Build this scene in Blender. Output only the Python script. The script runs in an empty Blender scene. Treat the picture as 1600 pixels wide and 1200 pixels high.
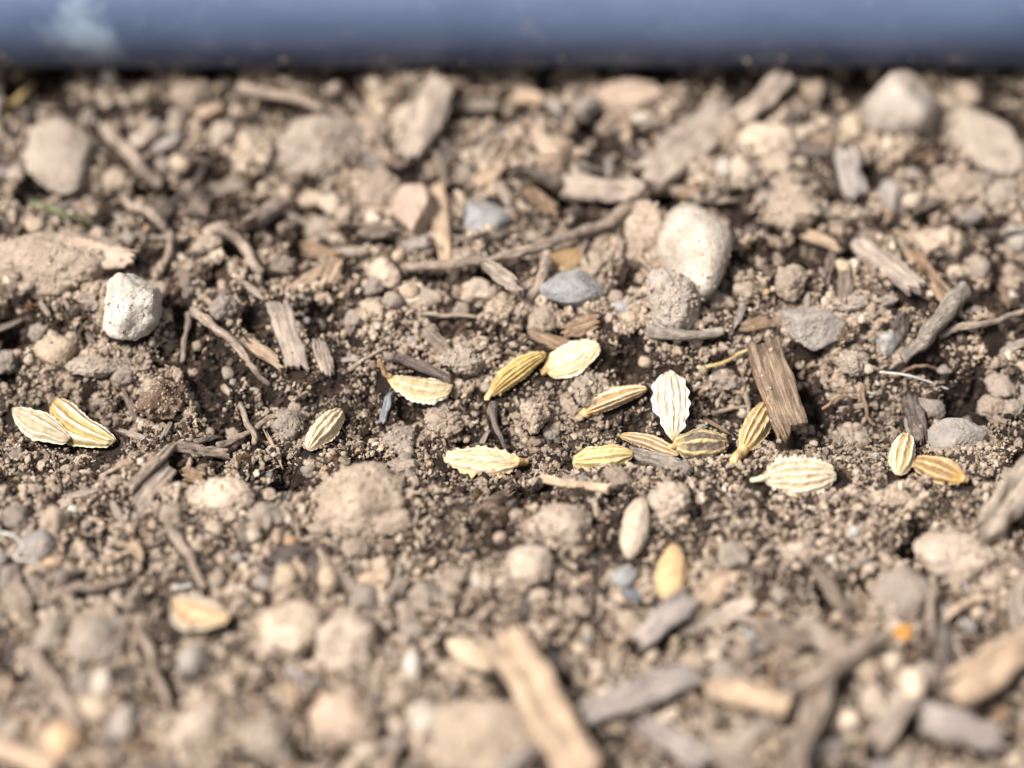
import bpy, math, random
import numpy as np

# ------------------------------------------------------------------ camera, world, sun, exposure
# 1 Blender unit = 5 mm (a macro view of a seed furrow, about 8 cm wide)
sc = bpy.context.scene
sc.unit_settings.scale_length = 0.005
PITCH = math.radians(50.0)
DIST = 34.0
CP, SP = math.cos(PITCH), math.sin(PITCH)
CAM = np.array([0.0, -DIST * CP, DIST * SP])
cam_data = bpy.data.cameras.new("camera")
cam = bpy.data.objects.new("camera", cam_data)
sc.collection.objects.link(cam)
cam.location = CAM
cam.rotation_euler = (math.pi / 2 - PITCH, 0, 0)
cam_data.sensor_width = 36.0
cam_data.lens = 36.0 * DIST / 16.0
cam_data.clip_start = 0.5
cam_data.clip_end = 500.0
cam_data.dof.use_dof = True
cam_data.dof.focus_distance = 33.72
cam_data.dof.aperture_fstop = cam_data.lens * 0.001 / 1.85
cam_data.dof.aperture_blades = 7
sc.camera = cam

SUN_EL, SUN_AZ = math.radians(58), math.radians(248)      # azimuth clockwise from +Y: light from the left and a little from the front
world = bpy.data.worlds.new("World")
sc.world = world
world.use_nodes = True
wn, wl = world.node_tree.nodes, world.node_tree.links
bg = wn["Background"]
sky = wn.new("ShaderNodeTexSky")
sky.sky_type = 'NISHITA'
sky.sun_disc = False
sky.sun_elevation = SUN_EL
sky.sun_rotation = SUN_AZ
sky.dust_density = 4.0
hs = wn.new("ShaderNodeHueSaturation")
hs.inputs["Saturation"].default_value = 0.25
wl.new(sky.outputs[0], hs.inputs["Color"])
wl.new(hs.outputs[0], bg.inputs["Color"])
bg.inputs["Strength"].default_value = 0.05
sun_data = bpy.data.lights.new("sun", 'SUN')
sun_data.energy = 2.5
sun_data.angle = math.radians(13)
sun_data.color = (1.0, 0.96, 0.905)
sun = bpy.data.objects.new("sun", sun_data)
sc.collection.objects.link(sun)
sdir = np.array([math.sin(SUN_AZ) * math.cos(SUN_EL), math.cos(SUN_AZ) * math.cos(SUN_EL), math.sin(SUN_EL)])
from mathutils import Vector, Matrix
sun.rotation_euler = Vector(sdir).to_track_quat('Z', 'Y').to_euler()
sc.view_settings.view_transform = 'Standard'
sc.view_settings.look = 'None'
sc.view_settings.gamma = 1.0
sc.view_settings.use_curve_mapping = False
sc.view_settings.exposure = 1.62
sc.render.engine = 'CYCLES'
sc.cycles.max_bounces = 6
sc.cycles.diffuse_bounces = 4

# ------------------------------------------------------------------ noise
R = np.random.default_rng(7)
random.seed(7)

def _hash(ix, iy, iz, seed):
    h = (ix.astype(np.int64) * 374761393 + iy.astype(np.int64) * 668265263 + iz.astype(np.int64) * 2147483647 + seed * 1274126177) & 0xFFFFFFFF
    h = ((h ^ (h >> 13)) * 1274126177) & 0xFFFFFFFF
    h = ((h ^ (h >> 15)) * 2246822519) & 0xFFFFFFFF
    h = h ^ (h >> 16)
    return h.astype(np.float64) / 4294967296.0

def vnoise(p, seed=0):
    p = np.asarray(p, float)
    i = np.floor(p).astype(np.int64); f = p - i
    f = f * f * f * (f * (f * 6 - 15) + 10)
    r = 0.0
    for dx in (0, 1):
        wx = f[:, 0] if dx else 1 - f[:, 0]
        for dy in (0, 1):
            wy = f[:, 1] if dy else 1 - f[:, 1]
            for dz in (0, 1):
                wz = f[:, 2] if dz else 1 - f[:, 2]
                r = r + wx * wy * wz * _hash(i[:, 0] + dx, i[:, 1] + dy, i[:, 2] + dz, seed)
    return r * 2 - 1

def fbm(p, seed=0, octv=4, gain=0.5):
    r, a = 0.0, 1.0
    for k in range(octv):
        r = r + a * vnoise(p * (2.03 ** k) + 17.3 * k, seed + k)
        a *= gain
    return r

def worley(p, seed=0):
    i = np.floor(p).astype(np.int64)
    best = np.full(len(p), 9.0)
    for dx in (-1, 0, 1):
        for dy in (-1, 0, 1):
            for dz in (-1, 0, 1):
                c = i + np.array([dx, dy, dz])
                q = np.stack([_hash(c[:, 0], c[:, 1], c[:, 2], seed + k) for k in range(3)], 1) + c
                best = np.minimum(best, ((q - p) ** 2).sum(1))
    return np.sqrt(best)

def p2(x, y, z=0.0):
    return np.stack([np.ravel(x), np.ravel(y), np.full(np.size(x), z)], 1)

# ------------------------------------------------------------------ the lie of the soil
GX0, GX1, GY0, GY1, GS = -13.0, 13.0, -9.5, 12.5, 0.05
gx = np.arange(GX0, GX1 + 1e-6, GS); gy = np.arange(GY0, GY1 + 1e-6, GS)
GXX, GYY = np.meshgrid(gx, gy)
_P = p2(GXX, GYY)
_wob = 0.35 * vnoise(p2(GXX * 0.25, GYY * 0.0 + 3.0), 5)
_fy = GYY.ravel() + 0.35 + _wob
HG = -0.62 * np.exp(-(_fy / 1.15) ** 2) + 0.10 * np.tanh(_fy)
HG = HG + 0.16 * fbm(_P * 0.55, 11, 3)
HLOC = -0.36 * np.clip((fbm(_P * 1.5, 41, 3) - np.where(_fy > 1.4, 0.24, np.where(_fy < -1.5, 0.75, 0.40))) / 0.25, 0, 1) + 0.15 * fbm(_P * 1.8, 23, 3, 0.6) + 0.05 * fbm(_P * 6.0, 31, 3, 0.6)
# where a seed lies (its two ends and width in the photo) the soil under it is more even, so that it rests on the surface
SEED_BEDS = [(1215, 545, 1350, 470, 80), (1415, 615, 1445, 690, 30), (1450, 686, 1535, 686, 66), (1170, 540, 1250, 690, 60), (434, 472, 464, 578, 38), (612, 556, 704, 592, 20), (850, 455, 935, 450, 80), (1045, 430, 1086, 400, 120), (1415, 560, 1500, 450, 30), (18, 636, 108, 684, 46), (76, 641, 170, 702, 52), (481, 703, 534, 641, 43), (604, 588, 708, 604, 46), (766, 614, 852, 550, 36), (853, 578, 938, 541, 53), (912, 647, 1011, 609, 34), (1052, 690, 1046, 578, 55), (971, 677, 1062, 706, 24), (1052, 697, 1137, 692, 52), (990, 711, 895, 722, 45), (812, 723, 694, 714, 52), (1160, 706, 1204, 628, 44), (1192, 747, 1305, 740, 68), (1402, 741, 1418, 679, 43), (1506, 749, 1428, 721, 46), (1043, 938, 1056, 853, 52), (268, 945, 354, 972, 52), (982, 874, 1002, 778, 44), (698, 1000, 772, 1046, 40)]
_m = np.full(len(_P), 9.0)
for _a, _b, _c, _d, _w in SEED_BEDS:
    _q = []
    for _x, _y in ((_a, _b), (_c, _d)):
        _dz = -DIST * SP + (600 - _y) / 100.0 * CP
        _t = (-0.35 - CAM[2]) / _dz
        _q.append((_t * (_x - 800) / 100.0, CAM[1] + _t * (DIST * CP + (600 - _y) / 100.0 * SP)))
    (_ax, _ay), (_bx, _by) = _q
    _vx, _vy = _bx - _ax, _by - _ay
    _u = np.clip(((_P[:, 0] - _ax) * _vx + (_P[:, 1] - _ay) * _vy) / (_vx ** 2 + _vy ** 2), 0, 1)
    _m = np.minimum(_m, np.hypot(_P[:, 0] - _ax - _u * _vx, _P[:, 1] - _ay - _u * _vy) - _w / 200.0)
HLOC = HLOC * (0.15 + 0.85 * np.clip(_m / 0.35, 0, 1))
HG = HG + HLOC
HLOC = HLOC.reshape(GXX.shape)
HG = HG.reshape(GXX.shape)

def h(x, y, HG=None):
    HG = globals()["HG"] if HG is None else HG
    x = np.asarray(x, float); y = np.asarray(y, float)
    fx = np.clip((x - GX0) / GS, 0, len(gx) - 1.001); fy = np.clip((y - GY0) / GS, 0, len(gy) - 1.001)
    ix = fx.astype(int); iy = fy.astype(int); fx = fx - ix; fy = fy - iy
    return (HG[iy, ix] * (1 - fx) * (1 - fy) + HG[iy, ix + 1] * fx * (1 - fy) + HG[iy + 1, ix] * (1 - fx) * fy + HG[iy + 1, ix + 1] * fx * fy)

def spot(px, py, lift=0.0):
    """where the line of sight of a photo pixel meets the soil (raised by lift); returns point, units per 100 px"""
    d = np.array([(px - 800) / 100.0, DIST * CP + (600 - py) / 100.0 * SP, -DIST * SP + (600 - py) / 100.0 * CP])
    z = lift
    for _ in range(6):
        t = (z - CAM[2]) / d[2]
        q = CAM + t * d
        z = float(h(q[0], q[1])) + lift
    return q, t

def pixel(x, y, z):
    """photo pixel of many points (used to sow loose crumbs more finely where the furrow is)"""
    rx, ry, rz = x - CAM[0], y - CAM[1], z - CAM[2]
    f = ry * CP - rz * SP
    u = ry * SP + rz * CP
    return 800 + 100 * rx * DIST / f, 600 - 100 * u * DIST / f

# ------------------------------------------------------------------ materials
def new_mat(name):
    m = bpy.data.materials.new(name); m.use_nodes = True
    nt = m.node_tree
    return m, nt.nodes, nt.links, nt.nodes["Principled BSDF"]

def ramp(n, stops):
    r = n.new("ShaderNodeValToRGB")
    e = r.color_ramp.elements
    while len(e) < len(stops): e.new(0.5)
    for k, (p, c) in enumerate(stops):
        e[k].position = p; e[k].color = (*c, 1)
    return r

def noise_tex(n, l, scale, detail=5, rough=0.6, vec=None, dist=0.0):
    t = n.new("ShaderNodeTexNoise")
    t.inputs["Scale"].default_value = scale; t.inputs["Detail"].default_value = detail
    t.inputs["Roughness"].default_value = rough; t.inputs["Distortion"].default_value = dist
    if vec is not None: l.new(vec, t.inputs["Vector"])
    return t

def mixc(n, l, fac, a, b, mode='MIX'):
    m = n.new("ShaderNodeMix"); m.data_type = 'RGBA'; m.blend_type = mode
    for sock, v in ((m.inputs[0], fac), (m.inputs[6], a), (m.inputs[7], b)):
        if isinstance(v, (int, float)): sock.default_value = v
        elif isinstance(v, tuple): sock.default_value = (*v, 1)
        else: l.new(v, sock)
    return m.outputs[2]

def offset_vec(n, l):
    """object coordinates shifted by a random amount for each object, so that no two pieces share a pattern"""
    tc = n.new("ShaderNodeTexCoord"); oi = n.new("ShaderNodeObjectInfo")
    a = n.new("ShaderNodeVectorMath"); a.operation = 'MULTIPLY_ADD'
    a.inputs[1].default_value = (1, 1, 1)
    s = n.new("ShaderNodeMath"); s.operation = 'MULTIPLY'; s.inputs[1].default_value = 61.0
    l.new(oi.outputs["Random"], s.inputs[0])
    l.new(tc.outputs["Object"], a.inputs[0]); l.new(s.outputs[0], a.inputs[2])
    return a.outputs[0], oi

def earth_mat(name, c_lo, c_hi, speck=(0.55, 0.48, 0.40), bump=0.6, scale=1.0, rough=0.95, fine=1.0):
    m, n, l, b = new_mat(name)
    v, oi = offset_vec(n, l)
    n1 = noise_tex(n, l, 2.2 * scale, 6, 0.65, v)
    r = ramp(n, [(0.30, c_lo), (0.68, c_hi)])
    l.new(n1.outputs["Fac"], r.inputs[0])
    n2 = noise_tex(n, l, 22 * scale, 4, 0.7, v)
    r2 = ramp(n, [(0.60, (0, 0, 0)), (0.74, (1, 1, 1))]); l.new(n2.outputs["Fac"], r2.inputs[0])
    c = mixc(n, l, r2.outputs[0], r.outputs[0], speck)
    n4 = noise_tex(n, l, 15 * scale, 3, 0.6, v)
    r4 = ramp(n, [(0.28, (0.5, 0.46, 0.43)), (0.42, (1, 1, 1))]); l.new(n4.outputs["Fac"], r4.inputs[0])
    c = mixc(n, l, 0.8, c, r4.outputs[0], 'MULTIPLY')
    rr = ramp(n, [(0.0, (0.86, 0.84, 0.84)), (0.5, (1.0, 0.985, 0.965)), (1.0, (1.15, 1.115, 1.06))]); l.new(oi.outputs["Random"], rr.inputs[0])
    c = mixc(n, l, 1.0, c, rr.outputs[0], 'MULTIPLY')
    l.new(c, b.inputs["Base Color"])
    b.inputs["Roughness"].default_value = rough
    b.inputs["Specular IOR Level"].default_value = 0.2
    vo = n.new("ShaderNodeTexVoronoi"); vo.inputs["Scale"].default_value = 13 * scale * fine; l.new(v, vo.inputs["Vector"])
    n3 = noise_tex(n, l, 34 * scale * fine, 4, 0.7, v)
    ad = n.new("ShaderNodeMath"); ad.operation = 'SUBTRACT'
    l.new(n3.outputs["Fac"], ad.inputs[0]); l.new(vo.outputs["Distance"], ad.inputs[1])
    bu = n.new("ShaderNodeBump"); bu.inputs["Strength"].default_value = bump * 0.7; bu.inputs["Distance"].default_value = 0.07
    l.new(ad.outputs[0], bu.inputs["Height"]); l.new(bu.outputs[0], b.inputs["Normal"])
    return m

def wood_mat(name, c_dark, c_mid, c_light, along=1.2, bump=0.5):
    """fibres run along local X"""
    m, n, l, b = new_mat(name)
    v, oi = offset_vec(n, l)
    mp = n.new("ShaderNodeMapping"); mp.inputs["Scale"].default_value = (along, 16, 16); l.new(v, mp.inputs[0])
    n1 = noise_tex(n, l, 1.0, 6, 0.65, mp.outputs[0], 0.3)
    r = ramp(n, [(0.28, c_dark), (0.50, c_mid), (0.72, c_light)]); l.new(n1.outputs["Fac"], r.inputs[0])
    n2 = noise_tex(n, l, 3.0, 4, 0.6, v)
    r2 = ramp(n, [(0.35, (0.62, 0.60, 0.60)), (0.62, (1.1, 1.08, 1.05))]); l.new(n2.outputs["Fac"], r2.inputs[0])
    c = mixc(n, l, 1.0, r.outputs[0], r2.outputs[0], 'MULTIPLY')
    n3 = noise_tex(n, l, 26, 3, 0.6, v)
    r3 = ramp(n, [(0.60, (0, 0, 0)), (0.72, (1, 1, 1))]); l.new(n3.outputs["Fac"], r3.inputs[0])
    dm = n.new("ShaderNodeMath"); dm.operation = 'MULTIPLY'; dm.inputs[1].default_value = 0.55; l.new(r3.outputs[0], dm.inputs[0])
    c = mixc(n, l, dm.outputs[0], c, (0.42, 0.35, 0.28))          # soil dust caught in the fibres
    l.new(c, b.inputs["Base Color"])
    b.inputs["Roughness"].default_value = 0.88; b.inputs["Specular IOR Level"].default_value = 0.25
    bu = n.new("ShaderNodeBump"); bu.inputs["Strength"].default_value = bump; bu.inputs["Distance"].default_value = 0.07
    l.new(n1.outputs["Fac"], bu.inputs["Height"]); l.new(bu.outputs[0], b.inputs["Normal"])
    return m

def seed_mat(name, ridge, groove, margin, base=None):
    groove = tuple(g * 0.93 + r * 0.07 for g, r in zip(groove, ridge))
    m, n, l, b = new_mat(name)
    ar = n.new("ShaderNodeAttribute"); ar.attribute_name = "ridge"
    ae = n.new("ShaderNodeAttribute"); ae.attribute_name = "margin"
    aa = n.new("ShaderNodeAttribute"); aa.attribute_name = "along"
    v, oi = offset_vec(n, l)
    mp = n.new("ShaderNodeMapping"); mp.inputs["Scale"].default_value = (2.5, 14, 14); l.new(v, mp.inputs[0])
    n1 = noise_tex(n, l, 1.5, 5, 0.65, mp.outputs[0])
    ad = n.new("ShaderNodeMath"); ad.operation = 'MULTIPLY_ADD'; ad.inputs[1].default_value = 0.7; ad.inputs[2].default_value = -0.35
    l.new(n1.outputs["Fac"], ad.inputs[0])
    a2 = n.new("ShaderNodeMath"); a2.operation = 'ADD'; a2.use_clamp = True
    l.new(ad.outputs[0], a2.inputs[0]); l.new(ar.outputs["Fac"], a2.inputs[1])
    c = mixc(n, l, a2.outputs[0], groove, ridge)
    c = mixc(n, l, ae.outputs["Fac"], c, margin)
    if base:
        r = ramp(n, [(0.0, (1, 1, 1)), (0.22, (0, 0, 0))]); l.new(aa.outputs["Fac"], r.inputs[0])
        c = mixc(n, l, r.outputs[0], c, base)
    n2 = noise_tex(n, l, 9, 4, 0.6, v)
    r2 = ramp(n, [(0.30, (0.72, 0.66, 0.58)), (0.56, (1, 1, 1))]); l.new(n2.outputs["Fac"], r2.inputs[0])
    c = mixc(n, l, 0.85, c, r2.outputs[0], 'MULTIPLY')
    n5 = noise_tex(n, l, 5, 5, 0.7, v)
    r5 = ramp(n, [(0.56, (0, 0, 0)), (0.70, (0.55, 0.55, 0.55))]); l.new(n5.outputs["Fac"], r5.inputs[0])
    c = mixc(n, l, r5.outputs[0], c, (0.38, 0.29, 0.21))                # soil dust
    c = mixc(n, l, 1.0, c, (0.78, 0.735, 0.69), 'MULTIPLY')
    l.new(c, b.inputs["Base Color"])
    b.inputs["Roughness"].default_value = 0.6; b.inputs["Specular IOR Level"].default_value = 0.4
    b.inputs["Subsurface Weight"].default_value = 0.12; b.inputs["Subsurface Radius"].default_value = (0.10, 0.07, 0.04)
    b.inputs["Subsurface Scale"].default_value = 0.5
    bu = n.new("ShaderNodeBump"); bu.inputs["Strength"].default_value = 0.35; bu.inputs["Distance"].default_value = 0.02
    l.new(n1.outputs["Fac"], bu.inputs["Height"]); l.new(bu.outputs[0], b.inputs["Normal"])
    return m

def crumb_mat(name):
    m, n, l, b = new_mat(name)
    at = n.new("ShaderNodeAttribute"); at.attribute_type = 'INSTANCER'; at.attribute_name = "tint"
    tc = n.new("ShaderNodeTexCoord")
    n1 = noise_tex(n, l, 2.6, 5, 0.7, tc.outputs["Object"])
    r = ramp(n, [(0.30, (0.55, 0.52, 0.50)), (0.62, (1.12, 1.1, 1.08))]); l.new(n1.outputs["Fac"], r.inputs[0])
    c = mixc(n, l, 1.0, at.outputs["Color"], r.outputs[0], 'MULTIPLY')
    l.new(c, b.inputs["Base Color"])
    b.inputs["Roughness"].default_value = 0.9; b.inputs["Specular IOR Level"].default_value = 0.25
    bu = n.new("ShaderNodeBump"); bu.inputs["Strength"].default_value = 0.5; bu.inputs["Distance"].default_value = 0.1
    n2 = noise_tex(n, l, 6, 4, 0.7, tc.outputs["Object"])
    l.new(n2.outputs["Fac"], bu.inputs["Height"]); l.new(bu.outputs[0], b.inputs["Normal"])
    return m

M = {}
M['soil'] = earth_mat('moist_shade_soil', (0.012, 0.008, 0.006), (0.038, 0.026, 0.018), (0.16, 0.12, 0.09), 0.9, 1.6)  # moist soil, coloured darker still to deepen the shade in the gaps
M['clod'] = earth_mat('dry_soil_clod', (0.24, 0.188, 0.144), (0.41, 0.332, 0.262), (0.50, 0.42, 0.34), 0.8)
M['clod_grey'] = earth_mat('grey_soil_clod', (0.21, 0.174, 0.145), (0.345, 0.292, 0.247), (0.44, 0.385, 0.335), 0.8)
M['clod_pale'] = earth_mat('pale_soil_clod', (0.33, 0.265, 0.208), (0.51, 0.422, 0.338), (0.58, 0.50, 0.415), 0.7)
M['clod_dark'] = earth_mat('dark_soil_clod', (0.07, 0.046, 0.032), (0.17, 0.118, 0.085), (0.30, 0.23, 0.17), 0.8)
M['clod_ochre'] = earth_mat('ochre_soil_clod', (0.17, 0.11, 0.055), (0.33, 0.225, 0.12), (0.45, 0.36, 0.25), 0.7)
M['clod_peach'] = earth_mat('peach_soil_clod', (0.30, 0.220, 0.166), (0.46, 0.358, 0.282), (0.52, 0.43, 0.35), 0.6)
M['stone_white'] = earth_mat('white_stone', (0.34, 0.295, 0.245), (0.59, 0.545, 0.49), (0.64, 0.61, 0.57), 0.6, 1.1, 0.6)
M['stone_cream'] = earth_mat('cream_stone', (0.27, 0.23, 0.188), (0.43, 0.38, 0.325), (0.50, 0.455, 0.40), 0.5, 1.0, 0.6)
M['stone_egg'] = earth_mat('mottled_cream_stone', (0.27, 0.222, 0.175), (0.52, 0.465, 0.40), (0.58, 0.53, 0.475), 0.6, 1.0, 0.5)
M['stone_grey'] = earth_mat('grey_stone', (0.19, 0.17, 0.155), (0.33, 0.295, 0.265), (0.43, 0.395, 0.36), 0.7, 1.2, 0.8)
M['stone_blue'] = earth_mat('blue_grey_stone', (0.185, 0.18, 0.175), (0.32, 0.32, 0.316), (0.52, 0.50, 0.47), 0.45, 1.4, 0.7)
M['stone_dark'] = earth_mat('dark_stone', (0.05, 0.053, 0.062), (0.14, 0.145, 0.16), (0.3, 0.29, 0.28), 0.4, 1.5, 0.6)
M['stone_tan'] = earth_mat('tan_stone', (0.28, 0.215, 0.155), (0.43, 0.345, 0.258), (0.50, 0.42, 0.335), 0.5, 1.0, 0.75)
M['stone_rust'] = earth_mat('rusty_stone', (0.36, 0.22, 0.13), (0.54, 0.38, 0.25), (0.6, 0.5, 0.38), 0.3, 0.9, 0.75)
M['amber'] = earth_mat('amber_chip', (0.33, 0.13, 0.02), (0.52, 0.24, 0.045), (0.55, 0.36, 0.14), 0.25, 1.0, 0.5)
M['wood'] = wood_mat('weathered_wood', (0.06, 0.037, 0.024), (0.20, 0.135, 0.088), (0.42, 0.30, 0.20))
M['wood_main'] = wood_mat('brown_weathered_wood', (0.045, 0.030, 0.022), (0.19, 0.135, 0.095), (0.40, 0.295, 0.205), 0.9, 0.9)
M['wood_grey'] = wood_mat('grey_wood', (0.16, 0.126, 0.10), (0.29, 0.237, 0.193), (0.42, 0.353, 0.295))
M['wood_tan'] = wood_mat('tan_wood', (0.26, 0.183, 0.125), (0.38, 0.282, 0.20), (0.47, 0.365, 0.27))
M['wood_dark'] = wood_mat('dark_wood', (0.035, 0.028, 0.026), (0.10, 0.080, 0.070), (0.22, 0.175, 0.145))
M['wood_violet'] = wood_mat('violet_grey_wood', (0.16, 0.134, 0.120), (0.28, 0.240, 0.218), (0.39, 0.345, 0.315))
M['twig'] = wood_mat('dry_twig', (0.13, 0.095, 0.072), (0.29, 0.228, 0.18), (0.44, 0.365, 0.30), 2.0, 0.9)
M['bark'] = wood_mat('gritty_bark', (0.10, 0.085, 0.07), (0.25, 0.215, 0.18), (0.42, 0.37, 0.32), 4.0, 0.9)
M['straw'] = wood_mat('yellow_straw', (0.26, 0.18, 0.07), (0.38, 0.285, 0.13), (0.48, 0.39, 0.22), 1.0, 0.3)
M['fibre'] = wood_mat('white_fibre', (0.36, 0.345, 0.31), (0.50, 0.485, 0.45), (0.60, 0.59, 0.56), 1.0, 0.2)
M['green'] = wood_mat('green_blade', (0.08, 0.085, 0.035), (0.14, 0.15, 0.075), (0.22, 0.23, 0.14), 1.0, 0.2)
M['slate'] = wood_mat('slate_splinter', (0.10, 0.105, 0.12), (0.21, 0.215, 0.235), (0.36, 0.37, 0.39))
M['stalk'] = wood_mat('seed_stalk', (0.36, 0.20, 0.08), (0.58, 0.38, 0.18), (0.70, 0.52, 0.30), 1.5, 0.3)
M['stalk_brown'] = wood_mat('brown_stalk', (0.16, 0.09, 0.045), (0.32, 0.20, 0.11), (0.44, 0.30, 0.18), 1.5, 0.4)
M['stalk_pale'] = wood_mat('pale_stalk', (0.46, 0.37, 0.24), (0.60, 0.51, 0.37), (0.66, 0.58, 0.46), 1.5, 0.4)
M['crumb'] = crumb_mat('soil_crumb')

# ------------------------------------------------------------------ helpers for objects
def mesh_from(name, verts, faces, mat, smooth=True):
    me = bpy.data.meshes.new(name)
    me.from_pydata([tuple(v) for v in verts] if not isinstance(verts, np.ndarray) else verts.tolist(), [], faces)
    me.materials.append(mat)
    if smooth: me.polygons.foreach_set("use_smooth", [True] * len(me.polygons))
    me.update()
    return me

def link(name, me, parent=None, loc=(0, 0, 0), mat=None):
    o = bpy.data.objects.new(name, me)
    sc.collection.objects.link(o)
    if mat is not None: o.matrix_world = mat
    else: o.location = loc
    if parent is not None: o.parent = parent
    return o

def tag(o, label, cat, group=None):
    o["label"] = label; o["category"] = cat
    if group: o["group"] = group
    return o

import bmesh
_ico = {}
def ico(sub):
    if sub not in _ico:
        bm = bmesh.new(); bmesh.ops.create_icosphere(bm, subdivisions=sub, radius=1.0)
        bm.verts.ensure_lookup_table()
        _ico[sub] = (np.array([v.co[:] for v in bm.verts]), [tuple(v.index for v in f.verts) for f in bm.faces])
        bm.free()
    return _ico[sub]

def rock(kind, seed, sub=4):
    """unit lump: pebble = worn smooth, angular = broken faces, clod = crumbly soil"""
    d, f = ico(sub)
    rng = np.random.default_rng(seed)
    npl = {'pebble': 9, 'angular': 11, 'clod': 14, 'crumb': 12, 'lump': 12}[kind]
    nn = rng.normal(size=(npl, 3)); nn /= np.linalg.norm(nn, axis=1)[:, None]
    lo = {'pebble': 0.86, 'angular': 0.66, 'clod': 0.72, 'crumb': 0.68, 'lump': 0.78}[kind]
    cc = rng.uniform(lo, 1.0, npl)
    dt = d @ nn.T
    rr = np.where(dt > 0.05, cc / np.maximum(dt, 0.05), 9.0)
    k = {'pebble': 7.0, 'angular': 26.0, 'clod': 12.0, 'crumb': 12.0, 'lump': 9.0}[kind]
    rad = -np.log(np.exp(-k * np.minimum(rr, 3)).sum(1) + math.exp(-k * 1.08)) / k
    rad = np.maximum(rad, 0.35)
    if kind == 'pebble':
        rad = rad * (1 + 0.05 * fbm(d * 1.3 + seed, seed, 2) + 0.012 * fbm(d * 6 + seed, seed + 9, 2))
    elif kind == 'angular':
        rad = rad * (1 + 0.06 * fbm(d * 2.0 + seed, seed, 3) + 0.02 * fbm(d * 8 + seed, seed + 9, 2))
    elif kind == 'lump':
        rad = rad * (1 + 0.15 * fbm(d * 1.5 + seed, seed, 4) - 0.07 * (worley(d * 4.0 + seed, seed) - 0.5) - 0.04 * (worley(d * 11.0 + seed, seed + 4) - 0.5) + 0.02 * fbm(d * 20 + seed, seed + 9, 2))
    elif kind == 'clod':
        rad = rad * (1 + 0.20 * fbm(d * 1.6 + seed, seed, 3) - 0.22 * (worley(d * 2.4 + seed, seed) - 0.5) - 0.17 * (worley(d * 5.0 + seed, seed + 4) - 0.5) - 0.11 * (worley(d * 10.0 + seed, seed + 6) - 0.5) + 0.03 * fbm(d * 14 + seed, seed + 9, 2))
    else:
        rad = rad * (1 + 0.32 * fbm(d * 1.4 + seed, seed, 3) - 0.34 * (worley(d * 2.2 + seed, seed) - 0.5) - 0.18 * (worley(d * 4.6 + seed, seed + 2) - 0.5) - 0.10 * (worley(d * 9.0 + seed, seed + 3) - 0.5))
    v = d * rad[:, None]
    return v / np.abs(v).max(0), f

BANK = []            # crumbs banked up round the foot of stones and clods
DUST = []            # points on top of clods and chips where loose grains have settled
CAPS = []            # footprints on the soil (ax, ay, bx, by, radius) that loose crumbs keep clear of
PRI = []             # the same for the seeds, which stay uncovered
_seedno = [100]
def nxt():
    _seedno[0] += 1
    return _seedno[0]

def frame(xa, up):
    """rotation with local X along xa and local Z as near up as can be"""
    xa = np.array(xa, float); xa /= np.linalg.norm(xa)
    ya = np.cross(up, xa); ya /= np.linalg.norm(ya)
    za = np.cross(xa, ya)
    return xa, ya, za

def matrix(o, xa, ya, za):
    return Matrix(((xa[0], ya[0], za[0], o[0]), (xa[1], ya[1], za[1], o[1]), (xa[2], ya[2], za[2], o[2]), (0, 0, 0, 1)))

def place_rock(name, kind, px, py, w, hh, rot, mk, label, cat, group=None, sub=4, sit=0.45, flat=0.8, mesh=None, turn=None):
    c, t = spot(px, py, 0.0)
    rx = w / 200.0 * t; ry = hh / 200.0 * t * 1.06; rz = ry * flat
    if rx < ry: rz = rx * 0.9 + ry * 0.1
    ring = [float(h(c[0] + 0.7 * rx * math.cos(k), c[1] + 0.7 * ry * math.sin(k))) for k in np.arange(0, 6.28, 0.785)]
    up = max(0.0, float(np.percentile(ring, 70)) - float(h(c[0], c[1])))           # it rests on the rim of a hollow, not in it
    c, t = spot(px, py, rz * sit + up)
    a = math.radians(rot)
    if mesh is None:
        v, f = rock(kind, nxt(), sub)
        ca, sa = math.cos(a), math.sin(a)
        # outline w x hh is as seen; the lump itself is turned by rot
        v = np.stack([(v[:, 0] * ca - v[:, 1] * sa), (v[:, 0] * sa + v[:, 1] * ca), v[:, 2]], 1)
        v = v * np.array([rx, ry, rz])
        if turn is not None:
            ct, st = math.cos(math.radians(turn)), math.sin(math.radians(turn))
            v = np.stack([v[:, 0] * ct - v[:, 1] * st, v[:, 0] * st + v[:, 1] * ct, v[:, 2] + 0.12 * v[:, 1]], 1)
        me = mesh_from(name, v, f, M[mk])
        o = link(name, me, None, c)
        k = int((110 if kind in ('clod', 'lump') else 22) * rx * ry * 9)
        top = v[(v[:, 2] > -0.1 * rz)] + c
        DUST.append(top[R.integers(0, len(top), k)])
    else:
        o = link(name, mesh, None, c); o.scale = (rx, ry, rz); o.rotation_euler = (random.uniform(-.4, .4), random.uniform(-.4, .4), a)
    CAPS.append((c[0], c[1], c[0], c[1], min(rx, ry) * 0.85))
    if mesh is None:
        k = int(260 * (rx + ry))                                         # crumbs banked up round its foot
        an = R.uniform(0, 6.283, k); rr = R.uniform(0.82, 1.35, k)
        tn = math.radians(turn or 0)
        ex_, ey_ = rx * rr * np.cos(an), ry * rr * np.sin(an)
        bx_, by_ = c[0] + ex_ * math.cos(tn) - ey_ * math.sin(tn), c[1] + ex_ * math.sin(tn) + ey_ * math.cos(tn)
        bank = np.maximum(0, 1.25 - rr) * 0.5 * min(rx, ry) * R.uniform(0.2, 1, k)
        BANK.append(np.stack([bx_, by_, h(bx_, by_) + bank + 0.02], 1))
    if label: tag(o, label, cat, group)
    return o

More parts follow.
